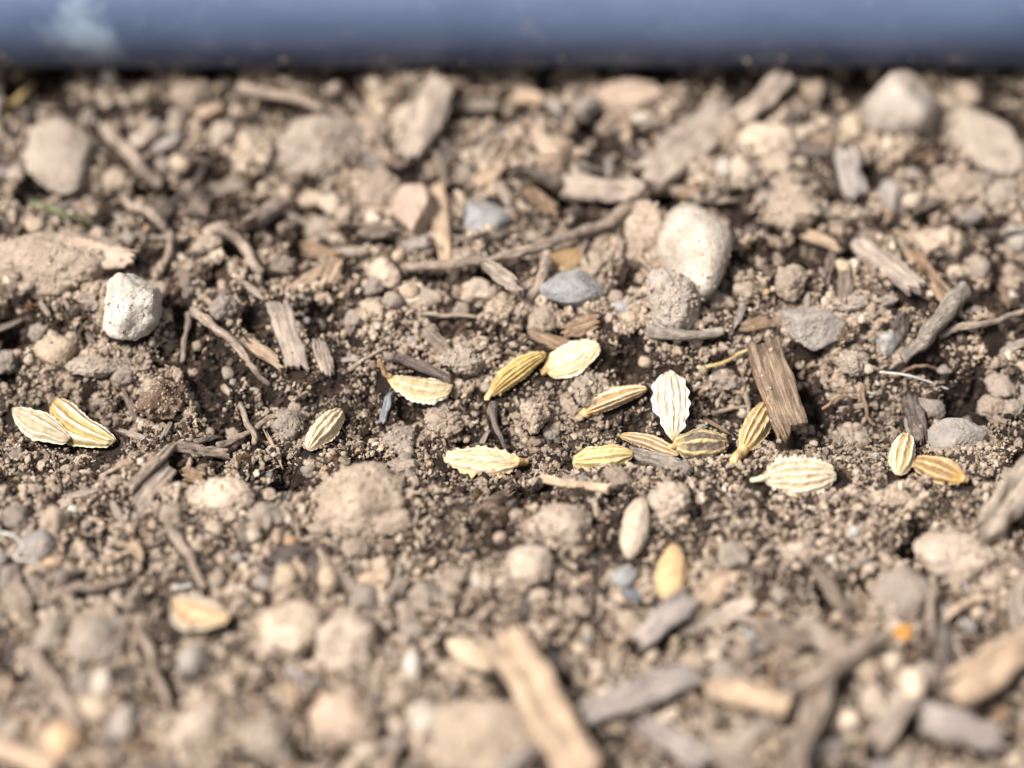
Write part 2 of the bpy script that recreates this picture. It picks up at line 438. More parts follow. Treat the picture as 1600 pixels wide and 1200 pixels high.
def chip_mesh(name, L, W, T, seed, mk, bend=0.0, taper=0.15, rag=0.12, wob=0.16):
    """split piece of wood: fibres along X, ragged ends, grooves"""
    nx, ny = 30, 14
    rng = np.random.default_rng(seed)
    u = np.linspace(0, 1, nx); v = np.linspace(-1, 1, ny)
    U, V = np.meshgrid(u, v, indexing='ij')
    e0 = rag * W * (fbm(p2(V * 3, V * 0 + seed), seed, 3, 0.6)).reshape(U.shape)
    e1 = rag * W * (fbm(p2(V * 3, V * 0 + seed + 9), seed + 3, 3, 0.6)).reshape(U.shape)
    sk0, sk1 = rng.uniform(-0.25, 0.25, 2)
    X = (U - 0.5) * L + e0 * (1 - U) * 2 + e1 * U * 2 + V * W * (sk0 * (1 - U) + sk1 * U)
    wv = 1 - taper * np.abs(2 * U - 1) ** 2 * rng.uniform(0.3, 1.2) + wob * fbm(p2(U * 4, np.sign(V) * 2 + seed), seed + 5, 3, 0.6).reshape(U.shape)
    Y = V * W * 0.5 * wv + bend * L * (4 * (U - 0.5) ** 2 - 0.5)
    gr = 0.22 * T * vnoise(p2(U * 2.2, V * 1.2 + seed), seed + 7).reshape(U.shape) + 0.16 * T * fbm(p2(U * 1.5 * L / W, V * 6), seed + 1, 3).reshape(U.shape) + 0.10 * T * fbm(p2(U * 4, V * 14), seed + 2, 2).reshape(U.shape)
    arch = rng.uniform(-0.05, 0.08) * L
    ed = np.sqrt(np.clip(1 - np.abs(V) ** 5, 0, 1)) * 0.75 + 0.25
    ZT = T * 0.5 * ed + gr - arch * 4 * (U - 0.5) ** 2
    ZB = -T * 0.5 * ed - 0.5 * gr - arch * 4 * (U - 0.5) ** 2
    vt = np.stack([X, Y, ZT], -1).reshape(-1, 3); vb = np.stack([X, Y, ZB], -1).reshape(-1, 3)
    N = nx * ny
    f = []
    for i in range(nx - 1):
        for j in range(ny - 1):
            a = i * ny + j
            f.append((a, a + ny, a + ny + 1, a + 1)); f.append((N + a, N + a + 1, N + a + ny + 1, N + a + ny))
    for i in range(nx - 1):
        a = i * ny; f.append((a, N + a, N + a + ny, a + ny))
        a = i * ny + ny - 1; f.append((a, a + ny, N + a + ny, N + a))
    for j in range(ny - 1):
        a = j; f.append((a, a + 1, N + a + 1, N + a))
        a = (nx - 1) * ny + j; f.append((a, N + a, N + a + 1, a + 1))
    me = mesh_from(name, np.concatenate([vt, vb]), f, M[mk])
    me.polygons.foreach_set("use_smooth", [k < 2 * (nx - 1) * (ny - 1) for k in range(len(me.polygons))])
    return me

TOCAM = np.array([0, -CP, SP])
def place_chip(name, a, b, w, mk, label, cat='wood chip', group='wood chips and bark bits', thick=0.4, roll=0.0, lift=(0.06, 0.06), bend=0.0, taper=0.15, rag=0.12, mesh=None, lean=0.35, wob=0.16):
    A, t = spot(a[0], a[1], 0); Wd = w / 100.0 * t
    T = Wd * thick
    A, _ = spot(a[0], a[1], lift[0] + T * 0.4); B, _ = spot(b[0], b[1], lift[1] + T * 0.4)
    ks = np.linspace(0.1, 0.9, 9)
    ln = A + ks[:, None] * (B - A)
    ex = float(np.max(h(ln[:, 0], ln[:, 1]) - ln[:, 2])) + 0.25 * T
    if ex > 0:
        A, _ = spot(a[0], a[1], lift[0] + T * 0.4 + ex); B, _ = spot(b[0], b[1], lift[1] + T * 0.4 + ex)
    L = float(np.linalg.norm(B - A))
    up = np.array([0, 0, 1.0]) * (1 - lean) + TOCAM * lean
    xa, ya, za = frame(B - A, up)
    r = math.radians(roll)
    ya, za = ya * math.cos(r) + za * math.sin(r), za * math.cos(r) - ya * math.sin(r)
    if mesh is None:
        me = chip_mesh(name, L, Wd, T, nxt(), mk, bend, taper, rag, wob)
        o = link(name, me, mat=matrix((A + B) / 2, xa, ya, za))
        tv = np.array([q.co[:] for q in me.vertices])[:420]
        tv = tv[R.integers(0, 420, int(12 * L * Wd))]
        DUST.append((A + B) / 2 + tv[:, :1] * xa + tv[:, 1:2] * ya + tv[:, 2:] * za)
    else:
        o = link(name, mesh, mat=matrix((A + B) / 2, xa * L, ya * Wd, za * T))
    CAPS.append((A[0], A[1], B[0], B[1], Wd * 0.45))
    if label: tag(o, label, cat, group)
    return o

def catmull(P, n):
    P = np.array(P, float)
    Q = np.concatenate([[2 * P[0] - P[1]], P, [2 * P[-1] - P[-2]]])
    out = []
    m = len(P) - 1
    for k in range(m):
        t = np.linspace(0, 1, n, endpoint=(k == m - 1))[:, None]
        a, b, c, d = Q[k:k + 4]
        out.append(0.5 * (2 * b + (c - a) * t + (2 * a - 5 * b + 4 * c - d) * t ** 2 + (3 * b - a - 3 * c + d) * t ** 3))
    return np.concatenate(out)

def tube(pts, rad, sides, seed, knob=0.12, wander=0.15):
    """rough round stick along pts (N,3) with radii rad (N,)"""
    N = len(pts)
    tg = np.gradient(pts, axis=0); tg /= np.linalg.norm(tg, axis=1)[:, None] + 1e-9
    ref = np.array([0, 0, 1.0])
    s = np.cross(tg, ref); s /= np.linalg.norm(s, axis=1)[:, None] + 1e-9
    w = np.cross(s, tg)
    arc = np.concatenate([[0], np.cumsum(np.linalg.norm(np.diff(pts, axis=0), axis=1))])
    rm = rad.mean()
    pts = pts + wander * rm * (s * fbm(p2(arc / rm * 0.16, arc * 0 + seed), seed, 3)[:, None] + w * fbm(p2(arc / rm * 0.16, arc * 0 + seed + 5), seed + 1, 3)[:, None])
    th = np.linspace(0, 2 * math.pi, sides, endpoint=False)
    V = []
    A, TH = np.meshgrid(arc / rm, th, indexing='ij')
    nz = 1 + knob * fbm(np.stack([A.ravel() * 0.35, np.cos(TH.ravel()) * 1.2 + seed, np.sin(TH.ravel()) * 1.2], 1), seed + 2, 3).reshape(A.shape)
    rr = rad[:, None] * nz
    V = pts[:, None, :] + s[:, None, :] * (np.cos(TH) * rr)[..., None] + w[:, None, :] * (np.sin(TH) * rr)[..., None]
    V = V.reshape(-1, 3)
    f = [(i * sides + j, i * sides + (j + 1) % sides, (i + 1) * sides + (j + 1) % sides, (i + 1) * sides + j) for i in range(N - 1) for j in range(sides)]
    f.append(tuple(range(sides - 1, -1, -1))); f.append(tuple((N - 1) * sides + j for j in range(sides)))
    return V, f

def place_twig(name, pix, w, mk, label, cat='twig', group='dry twigs', lift=None, w2=None, knob=0.26, flat=1.0, sides=12, parent=None, wander=0.6):
    n = len(pix)
    if lift is None: lift = [0.05] * n
    P = []
    for (x, y), lf in zip(pix, lift):
        q, t = spot(x, y, lf + w / 200.0); P.append(q)
    r0 = w / 200.0 * t; r1 = (w2 if w2 is not None else w * 0.6) / 200.0 * t
    pts = catmull(P, 24)
    o0 = pts.mean(0)
    rad = np.linspace(r0, r1, len(pts)); rad[0] *= 0.6; rad[-1] *= 0.6
    xa, ya, za = frame(P[-1] - P[0], np.array([0, 0, 1.0]))
    B = np.stack([xa, ya, za])
    V, f = tube((pts - o0) @ B.T, rad, sides, nxt(), knob, wander)
    me = mesh_from(name, V, f, M[mk])
    o = link(name, me, mat=matrix(o0, xa, ya, za))
    for k in range(n - 1): CAPS.append((P[k][0], P[k][1], P[k + 1][0], P[k + 1][1], r0 * 0.9))
    if parent is not None:
        bpy.context.view_layer.update()
        mw = o.matrix_world.copy(); o.parent = parent; o.matrix_world = mw
    elif label: tag(o, label, cat, group)
    return o

# ------------------------------------------------------------------ the soil
def build_soil():
    ny, nx = HG.shape
    v = np.stack([GXX.ravel(), GYY.ravel(), HG.ravel()], 1)
    idx = np.arange(ny * nx).reshape(ny, nx)
    q = np.stack([idx[:-1, :-1], idx[:-1, 1:], idx[1:, 1:], idx[1:, :-1]], -1).reshape(-1, 4)
    me = bpy.data.meshes.new("soil")
    me.vertices.add(len(v)); me.vertices.foreach_set("co", v.ravel())
    me.loops.add(q.size); me.loops.foreach_set("vertex_index", q.ravel().astype(np.int32))
    me.polygons.add(len(q)); me.polygons.foreach_set("loop_start", np.arange(0, q.size, 4, dtype=np.int32))
    me.polygons.foreach_set("use_smooth", np.ones(len(q), bool))
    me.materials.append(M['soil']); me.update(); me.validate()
    o = link("soil", me); o["kind"] = "structure"
    o["label"] = "moist garden soil darkened for shade with a shallow furrow running left to right"
build_soil()

# ------------------------------------------------------------------ the blue-grey pipe along the top
def build_pipe():
    m, n, l, b = new_mat('blue_grey_pipe')
    tc = n.new("ShaderNodeTexCoord")
    mp = n.new("ShaderNodeMapping"); mp.inputs["Scale"].default_value = (0.5, 1.2, 1.2); l.new(tc.outputs["Object"], mp.inputs[0])
    n1 = noise_tex(n, l, 0.8, 4, 0.6, mp.outputs[0])
    r = ramp(n, [(0.3, (0.055, 0.077, 0.138)), (0.7, (0.084, 0.112, 0.19))]); l.new(n1.outputs["Fac"], r.inputs[0])
    # one pale patch near the left end
    vm = n.new("ShaderNodeVectorMath"); vm.operation = 'DISTANCE'; vm.inputs[1].default_value = (-7.2, -1.2, 0.12)
    l.new(tc.outputs["Object"], vm.inputs[0])
    n2 = noise_tex(n, l, 1.6, 3, 0.55, tc.outputs["Object"])
    sb = n.new("ShaderNodeMath"); sb.operation = 'MULTIPLY_ADD'; sb.inputs[1].default_value = 1.6; l.new(n2.outputs["Fac"], sb.inputs[0])
    ng_ = n.new("ShaderNodeMath"); ng_.operation = 'MULTIPLY'; ng_.inputs[1].default_value = -1.0; l.new(vm.outputs["Value"], ng_.inputs[0])
    l.new(ng_.outputs[0], sb.inputs[2])
    r2 = ramp(n, [(0.0, (0, 0, 0)), (0.55, (0.75, 0.75, 0.75))]); l.new(sb.outputs[0], r2.inputs[0])
    c = mixc(n, l, r2.outputs[0], r.outputs[0], (0.27, 0.33, 0.41))
    n3 = noise_tex(n, l, 2.2, 2, 0.6, tc.outputs["Object"])
    r3 = ramp(n, [(0.60, (0, 0, 0)), (0.82, (0.14, 0.14, 0.14))]); l.new(n3.outputs["Fac"], r3.inputs[0])
    c = mixc(n, l, r3.outputs[0], c, (0.40, 0.36, 0.36))
    l.new(c, b.inputs["Base Color"]); b.inputs["Roughness"].default_value = 0.5
    rad, x0, x1 = 1.25, -13.0, 13.0
    prof = [(x0 + 0.25, rad - 0.2), (x0, rad - 0.2), (x0, rad - 0.05), (x0 + 0.05, rad)]
    xs = np.linspace(x0 + 0.1, x1 - 0.1, 60)
    prof += [(x, rad * (1 + 0.006 * math.sin(x * 0.9) + 0.004 * math.sin(x * 2.3 + 1))) for x in xs]
    prof += [(x1 - 0.05, rad), (x1, rad - 0.05), (x1, rad - 0.2), (x0 + 0.25, rad - 0.2)]
    S = 96
    V, F = [], []
    for x, r_ in prof:
        for k in range(S):
            a = 2 * math.pi * k / S
            V.append((x, r_ * math.cos(a), r_ * math.sin(a)))
    for i in range(len(prof) - 1):
        for k in range(S): F.append((i * S + k, i * S + (k + 1) % S, (i + 1) * S + (k + 1) % S, (i + 1) * S + k))
    me = mesh_from("pipe", np.array(V), F, m)
    # rests on the soil; its lower edge is seen just under the photo's top
    zc = 0.10 + rad
    d = np.array([0.0, DIST * CP + 4.96 * SP, -DIST * SP + 4.96 * CP])
    yc = CAM[1] + (zc - rad * CP - CAM[2]) / d[2] * d[1] + rad * SP
    o = link("pipe", me, None, (0, yc, zc))
    a = R.uniform(math.radians(196), math.radians(262), 900)
    DUST.append(np.stack([R.uniform(-12, 12, 900), yc + rad * np.cos(a), zc + rad * np.sin(a)], 1))
    tag(o, "smooth blue-grey pipe lying across the soil at the back", "pipe")
    return yc - rad * 0.6
PIPE_Y = build_pipe()

# ------------------------------------------------------------------ seeds
def seed_mesh(name, L, W, mat, seed, nr=5, ridge=0.10, thick=0.27, serr=0.0, nser=14, wing=0.22, wpos=1.0, wneg=1.0, bend=0.0, arch=0.0, sharp=0.75, tip=0.42, fat=1.0, cup=0.0, mcol=1.0, narrow=0):
    nu, nv = 72, 49
    rng = np.random.default_rng(seed)
    u = np.linspace(0, 1, nu); v = np.linspace(-1, 1, nv)
    U, V = np.meshgrid(u, v, indexing='ij')
    out = np.maximum(np.sin(math.pi * np.clip(U, 0, 1) ** fat), 0) ** (sharp * (1 - U) + tip * U)
    out = np.maximum(out, 0.0) * 0.93 + 0.07 * np.clip(1.2 - np.abs(2 * U - 1), 0, 1)
    side = np.where(V > 0, wpos, wneg)
    ph = rng.uniform(0, 6)
    jag = (fbm(p2(U * nser + seed, np.sign(V) * 3.0), seed, 2) * 0.7 + np.abs(((U * nser + ph + 0.3 * np.sign(V)) % 1.0) * 2 - 1).ravel() - 0.5).reshape(U.shape)
    wob = 0.11 * fbm(p2(U * 4.0 + seed, np.sign(V) * 2.0), seed + 3, 3).reshape(U.shape)
    em = np.clip((np.abs(V) - (1 - wing)) / wing, 0, 1)
    half = W / (wpos + wneg) * side * out * (1 + wob)
    serr = max(serr, 0.025)
    Y = V * half + np.sign(V) * serr * W * jag * em ** 2 * np.clip(out * 1.6, 0, 1)
    core = np.clip(1 - (np.abs(V) / (1 - wing * 0.6)) ** 2, 0, 1) ** 0.6
    prof = core * thick * W * out
    rid = 0.5 + 0.5 * np.cos(V * math.pi * nr + 0.25 * np.sin(U * 5 + seed) + 0.55 * fbm(p2(U * 2.5, V * 1.6 + seed), seed + 13, 3).reshape(U.shape))
    rid = rid ** 1.4 * (1 + 0.30 * vnoise(p2(U * 5, V * 2.5 + seed), seed + 11).reshape(U.shape))
    amp = 0.8 * ridge * W * np.clip(out * 1.3 - 0.1, 0, 1) * (1 - 0.6 * em)
    ZT = prof * 0.8 + amp * (rid - 0.35) + 0.03 * W * fbm(p2(U * 14, V * 9 + seed), seed + 1, 3).reshape(U.shape)
    ZB = -prof * 0.35 - 0.035 * W
    ZT = ZT + 0.03 * W * fbm(p2(U * 7 + 3, np.sign(V) * 2 + seed), seed + 8, 2).reshape(U.shape) * em
    cz = -arch * L * (4 * (U - 0.5) ** 2) + cup * W * (V ** 2) * out
    ZT = np.maximum(ZT, ZB + 0.03 * W) + cz; ZB = ZB + cz
    X = U * L
    Y = Y + bend * L * (4 * (U - 0.5) ** 2)
    X = X + 0.02 * L * jag * (U > 0.93) * (serr > 0)
    N = nu * nv
    VV = np.concatenate([np.stack([X, Y, ZT], -1).reshape(-1, 3), np.stack([X, Y, ZB], -1).reshape(-1, 3)])
    f = []
    for i in range(nu - 1):
        for j in range(nv - 1):
            a = i * nv + j
            f.append((a, a + nv, a + nv + 1, a + 1)); f.append((N + a, N + a + 1, N + a + nv + 1, N + a + nv))
        a = i * nv; f.append((a, N + a, N + a + nv, a + nv))
        a = i * nv + nv - 1; f.append((a, a + nv, N + a + nv, N + a))
    for j in range(nv - 1):
        f.append((j, j + 1, N + j + 1, N + j)); a = (nu - 1) * nv + j; f.append((a, N + a, N + a + 1, a + 1))
    rv = np.clip((rid - (0.62 if narrow else 0.25)) * (2.6 if narrow else 1.6), 0, 1).ravel(); mv = (np.clip((np.abs(V) - (1 - wing * 0.8)) / (wing * 0.5), 0, 1) * mcol).ravel()
    jj = np.concatenate([np.tile(np.arange(nv), nu)] * 2)
    j0 = int(round((nv - 1) * wing / 2)); j1 = nv - 1 - j0
    out = []
    for part, lo, hi in (("seed_body", j0, j1), ("wing", 0, j0), ("wing", j1, nv - 1)):
        keep = [q for q in f if all(lo <= jj[i] <= hi for i in q)]
        used = sorted({i for q in keep for i in q}); mp = {i: k for k, i in enumerate(used)}
        me = mesh_from(part, VV[used], [tuple(mp[i] for i in q) for q in keep], mat)
        for nm, arr in (("ridge", rv), ("margin", mv), ("along", U.ravel())):
            at = me.attributes.new(nm, 'FLOAT', 'POINT')
            at.data.foreach_set("value", np.concatenate([arr, arr])[used].astype(np.float32))
        out.append((part, me))
    return out

def place_seed(a, b, w, cols, label, stalk=None, stalk_w=9, roll=0.0, lift=(0.1, 0.12), name="seed", stalk_mat='stalk', **kw):
    """a = stalk end, b = tip, as photo pixels of the two ends on the soil"""
    A, t = spot(a[0], a[1], lift[0]); B, _ = spot(b[0], b[1], lift[1])
    L = float(np.linalg.norm(B - A)); W = w / 100.0 * t
    xa, ya, za = frame(B - A, np.array([0, 0, 1.0]) * 0.5 + TOCAM * 0.5)
    r = math.radians(roll)
    ya, za = ya * math.cos(r) + za * math.sin(r), za * math.cos(r) - ya * math.sin(r)
    sn = nxt()
    mat = seed_mat('seed_coat', *cols)
    o = link(name, None, mat=matrix(A, xa, ya, za))
    o.empty_display_size = 0.2
    for part, me in seed_mesh(name, L, W, mat, sn, **kw): link(part, me, o)
    tag(o, label, "seed", "ribbed seeds sown in the furrow")
    if stalk:
        loc = []
        for (x, y), lf in stalk:
            q, _ = spot(x, y, lf); q = q - A
            loc.append((q @ xa, q @ ya, q @ za))
        loc = [(0.06 * L, 0, 0.02)] + loc
        pts = catmull(loc, 10)
        r0 = stalk_w / 200.0 * t
        rad = np.linspace(r0 * 1.15, r0 * 0.8, len(pts)); rad[-1] *= 0.6
        V, f = tube(pts, rad, 10, sn + 5, 0.3)
        link("stalk", mesh_from("stalk", V, f, M[stalk_mat]), o)
    g = R.uniform(0, 1, 36)
    sgn = np.where(R.uniform(0, 1, 36) < 0.5, -1, 1)
    e = A + np.outer(g, B - A) + np.outer(sgn * W * 0.5 * (0.35 + 0.65 * np.sin(math.pi * g)), ya)
    e[:, 2] = np.minimum(e[:, 2], h(e[:, 0], e[:, 1]) + 0.10)
    DUST.append(e)                                                      # grains banked up against its sides
    PRI.append((A[0], A[1], B[0], B[1], W * 0.5))
    CAPS.append((A[0], A[1], B[0], B[1], W * 0.45))
    return o

WHITE, CREAM = (0.68, 0.62, 0.53), (0.62, 0.53, 0.39)
GOLD, OLIVE, BROWN, VIOLET = (0.62, 0.42, 0.17), (0.36, 0.28, 0.09), (0.30, 0.18, 0.08), (0.20, 0.16, 0.145)
PALEG = (0.70, 0.60, 0.40)

place_seed((18, 636), (108, 684), 46, ((0.60, 0.55, 0.45), (0.42, 0.35, 0.24), (0.58, 0.53, 0.42)), "cream white seed at the far left, partly covering its olive neighbour", nr=3, ridge=0.16, wpos=0.55, wneg=1.0, wing=0.3, serr=0.03, nser=8, thick=0.25, lift=(0.30, 0.34), arch=0.03)
place_seed((76, 641), (170, 702), 52, ((0.82, 0.76, 0.60), (0.42, 0.32, 0.10), (0.80, 0.74, 0.60), GOLD), "bent olive seed with white ribs beside the leftmost white seed", nr=3, ridge=0.20, wing=0.14, thick=0.42, bend=0.10, lift=(0.16, 0.10), sharp=0.5, fat=0.75)
place_seed((481, 703), (534, 641), 43, ((0.82, 0.73, 0.57), (0.62, 0.50, 0.35), (0.80, 0.72, 0.57)), "small plump straw-coloured seed above the large round clod", nr=4, ridge=0.15, thick=0.5, wing=0.15, serr=0.03, sharp=0.5)
place_seed((604, 588), (708, 604), 46, ((0.70, 0.61, 0.45), (0.50, 0.40, 0.23), (0.78, 0.72, 0.60), (0.62, 0.42, 0.18)), "half-moon cream seed with a thin brown stalk curling up from its left end", stalk=[((602, 584), 0.3), ((598, 573), 0.42), ((592, 561), 0.5)], stalk_w=8, stalk_mat='stalk_brown', nr=5, ridge=0.09, wpos=0.16, wneg=1.0, wing=0.24, serr=0.05, nser=12, lift=(0.22, 0.22), thick=0.22, sharp=0.6, fat=1.25)
place_seed((766, 614), (852, 550), 36, ((0.68, 0.55, 0.24), (0.38, 0.28, 0.10), (0.64, 0.50, 0.20), (0.55, 0.36, 0.13)), "narrow olive seed leaning up beside the broad cream seed", stalk=[((763, 620), 0.08), ((762, 626), 0.08)], stalk_w=10, nr=5, ridge=0.14, thick=0.45, wing=0.14, serr=0.03, wpos=1.0, wneg=0.6, bend=-0.03, sharp=0.55, fat=0.85, lift=(0.10, 0.26))
place_seed((853, 578), (938, 541), 53, ((0.78, 0.69, 0.49), (0.70, 0.59, 0.38), (0.80, 0.74, 0.58), (0.62, 0.42, 0.20)), "broad smooth cream seed with a raised middle rib, uppermost in the furrow", stalk=[((851, 581), 0.1), ((847, 582), 0.1)], stalk_w=11, nr=2, ridge=0.05, thick=0.26, wing=0.2, serr=0.015, nser=22, sharp=0.55, fat=0.75, lift=(0.12, 0.28))
place_seed((912, 647), (1011, 609), 34, ((0.84, 0.74, 0.54), (0.36, 0.22, 0.09), (0.78, 0.68, 0.48), (0.62, 0.40, 0.15)), "curved seed with brown and white stripes left of the upright white seed", stalk=[((911, 648), 0.12), ((908, 650), 0.12)], stalk_w=13, nr=3, ridge=0.18, thick=0.42, wing=0.12, wpos=1.0, wneg=0.35, serr=0.03, nser=18, sharp=0.55, fat=0.85, lift=(0.14, 0.18))
place_seed((1052, 690), (1046, 578), 55, (WHITE, (0.66, 0.56, 0.46), (0.90, 0.87, 0.82), (0.62, 0.45, 0.26)), "flat chalk-white seed with wavy margins standing upright", nr=5, ridge=0.07, thick=0.12, wing=0.26, serr=0.07, nser=6, sharp=0.7, fat=1.25, lift=(0.16, 0.24))
place_seed((971, 677), (1062, 706), 24, ((0.72, 0.58, 0.38), (0.27, 0.18, 0.11), (0.74, 0.61, 0.42)), "thin brown ribbed seed ending under the violet-striped seed", nr=3, ridge=0.16, thick=0.45, wing=0.12, sharp=0.45, bend=-0.04, lift=(0.15, 0.13))
place_seed((1052, 697), (1137, 692), 52, ((0.66, 0.56, 0.27), (0.13, 0.10, 0.095), (0.62, 0.52, 0.30), (0.66, 0.56, 0.28)), "oval seed striped yellow and violet-grey, touching the upright white seed's foot", nr=3, ridge=0.10, thick=0.36, wing=0.1, serr=0.02, sharp=0.5, narrow=1, lift=(0.20, 0.18), stalk=[((1050, 697), 0.22), ((1046, 696), 0.22)], stalk_w=10)
place_seed((990, 711), (895, 722), 45, ((0.78, 0.68, 0.40), (0.54, 0.42, 0.18), (0.72, 0.61, 0.34)), "plump olive-gold seed lying beside the small grey stick", nr=4, ridge=0.12, thick=0.48, wing=0.12, sharp=0.55, lift=(0.12, 0.12))
place_seed((812, 723), (694, 714), 52, ((0.80, 0.71, 0.57), (0.70, 0.54, 0.34), (0.74, 0.57, 0.32), (0.72, 0.54, 0.30)), "golden cream seed with jagged spiny margins, above the pale thin stick", stalk=[((815, 723), 0.14), ((824, 722), 0.12)], stalk_w=14, nr=3, ridge=0.10, thick=0.2, wing=0.24, serr=0.14, nser=8, sharp=0.75, fat=0.85, lift=(0.2, 0.2))
place_seed((1160, 706), (1204, 628), 44, ((0.76, 0.63, 0.41), (0.46, 0.33, 0.17), (0.70, 0.55, 0.31), (0.66, 0.44, 0.17)), "tan ribbed seed half hidden under the brown wood chip", stalk=[((1158, 708), 0.1), ((1152, 714), 0.12), ((1146, 722), 0.1)], stalk_w=17, nr=4, ridge=0.14, thick=0.36, wing=0.14, sharp=0.6, lift=(0.10, 0.14))
place_seed((1192, 747), (1305, 740), 68, ((0.84, 0.79, 0.70), (0.56, 0.45, 0.29), (0.82, 0.75, 0.61)), "largest seed, cream white with a saw-toothed margin, below the wood chip", stalk=[((1188, 748), 0.16), ((1172, 750), 0.15)], stalk_w=9, stalk_mat='stalk_pale', nr=5, ridge=0.11, thick=0.2, wing=0.18, serr=0.10, nser=15, sharp=0.6, lift=(0.14, 0.16))
place_seed((1402, 741), (1418, 679), 43, ((0.84, 0.78, 0.64), (0.58, 0.42, 0.19), (0.87, 0.82, 0.68)), "small white seed with tan grooves leaning on the golden brown seed at right", nr=3, ridge=0.13, thick=0.32, wing=0.18, serr=0.03, nser=10, sharp=0.5, lift=(0.16, 0.30))
place_seed((1506, 749), (1428, 721), 46, ((0.74, 0.53, 0.25), (0.24, 0.145, 0.075), (0.78, 0.63, 0.37), (0.66, 0.40, 0.11)), "golden brown seed with an orange tail at the far right", stalk=[((1506, 749), 0.12), ((1512, 750), 0.12)], stalk_w=13, nr=3, ridge=0.12, thick=0.34, wing=0.16, serr=0.02, sharp=0.6, narrow=1, lift=(0.14, 0.18))
place_seed((1043, 938), (1056, 853), 52, ((0.70, 0.52, 0.31), (0.62, 0.44, 0.24), (0.68, 0.50, 0.28)), "smooth golden orange seed resting against the violet-grey chip", nr=4, ridge=0.03, thick=0.42, wing=0.12, sharp=0.5, lift=(0.20, 0.20))
place_seed((268, 945), (354, 972), 52, ((0.58, 0.44, 0.28), (0.48, 0.34, 0.20), (0.84, 0.78, 0.66)), "empty cream husk curled like a boat, alone at lower left", nr=2, ridge=0.02, thick=0.05, wing=0.55, cup=0.55, sharp=0.5, bend=0.08, wpos=0.5, wneg=1.0, lift=(0.26, 0.26), name="seed_husk")
place_seed((982, 874), (1002, 778), 44, ((0.60, 0.53, 0.44), (0.52, 0.45, 0.37), (0.58, 0.51, 0.43)), "dusty pale pointed seed standing above the golden orange seed", nr=2, ridge=0.03, thick=0.45, wing=0.1, sharp=0.7, lift=(0.16, 0.20))
place_seed((698, 1000), (772, 1046), 40, ((0.60, 0.50, 0.38), (0.52, 0.42, 0.31), (0.58, 0.49, 0.37)), "pale blurred seed left of the large tan stick", nr=3, ridge=0.04, thick=0.45, wing=0.1, sharp=0.55, lift=(0.16, 0.16))

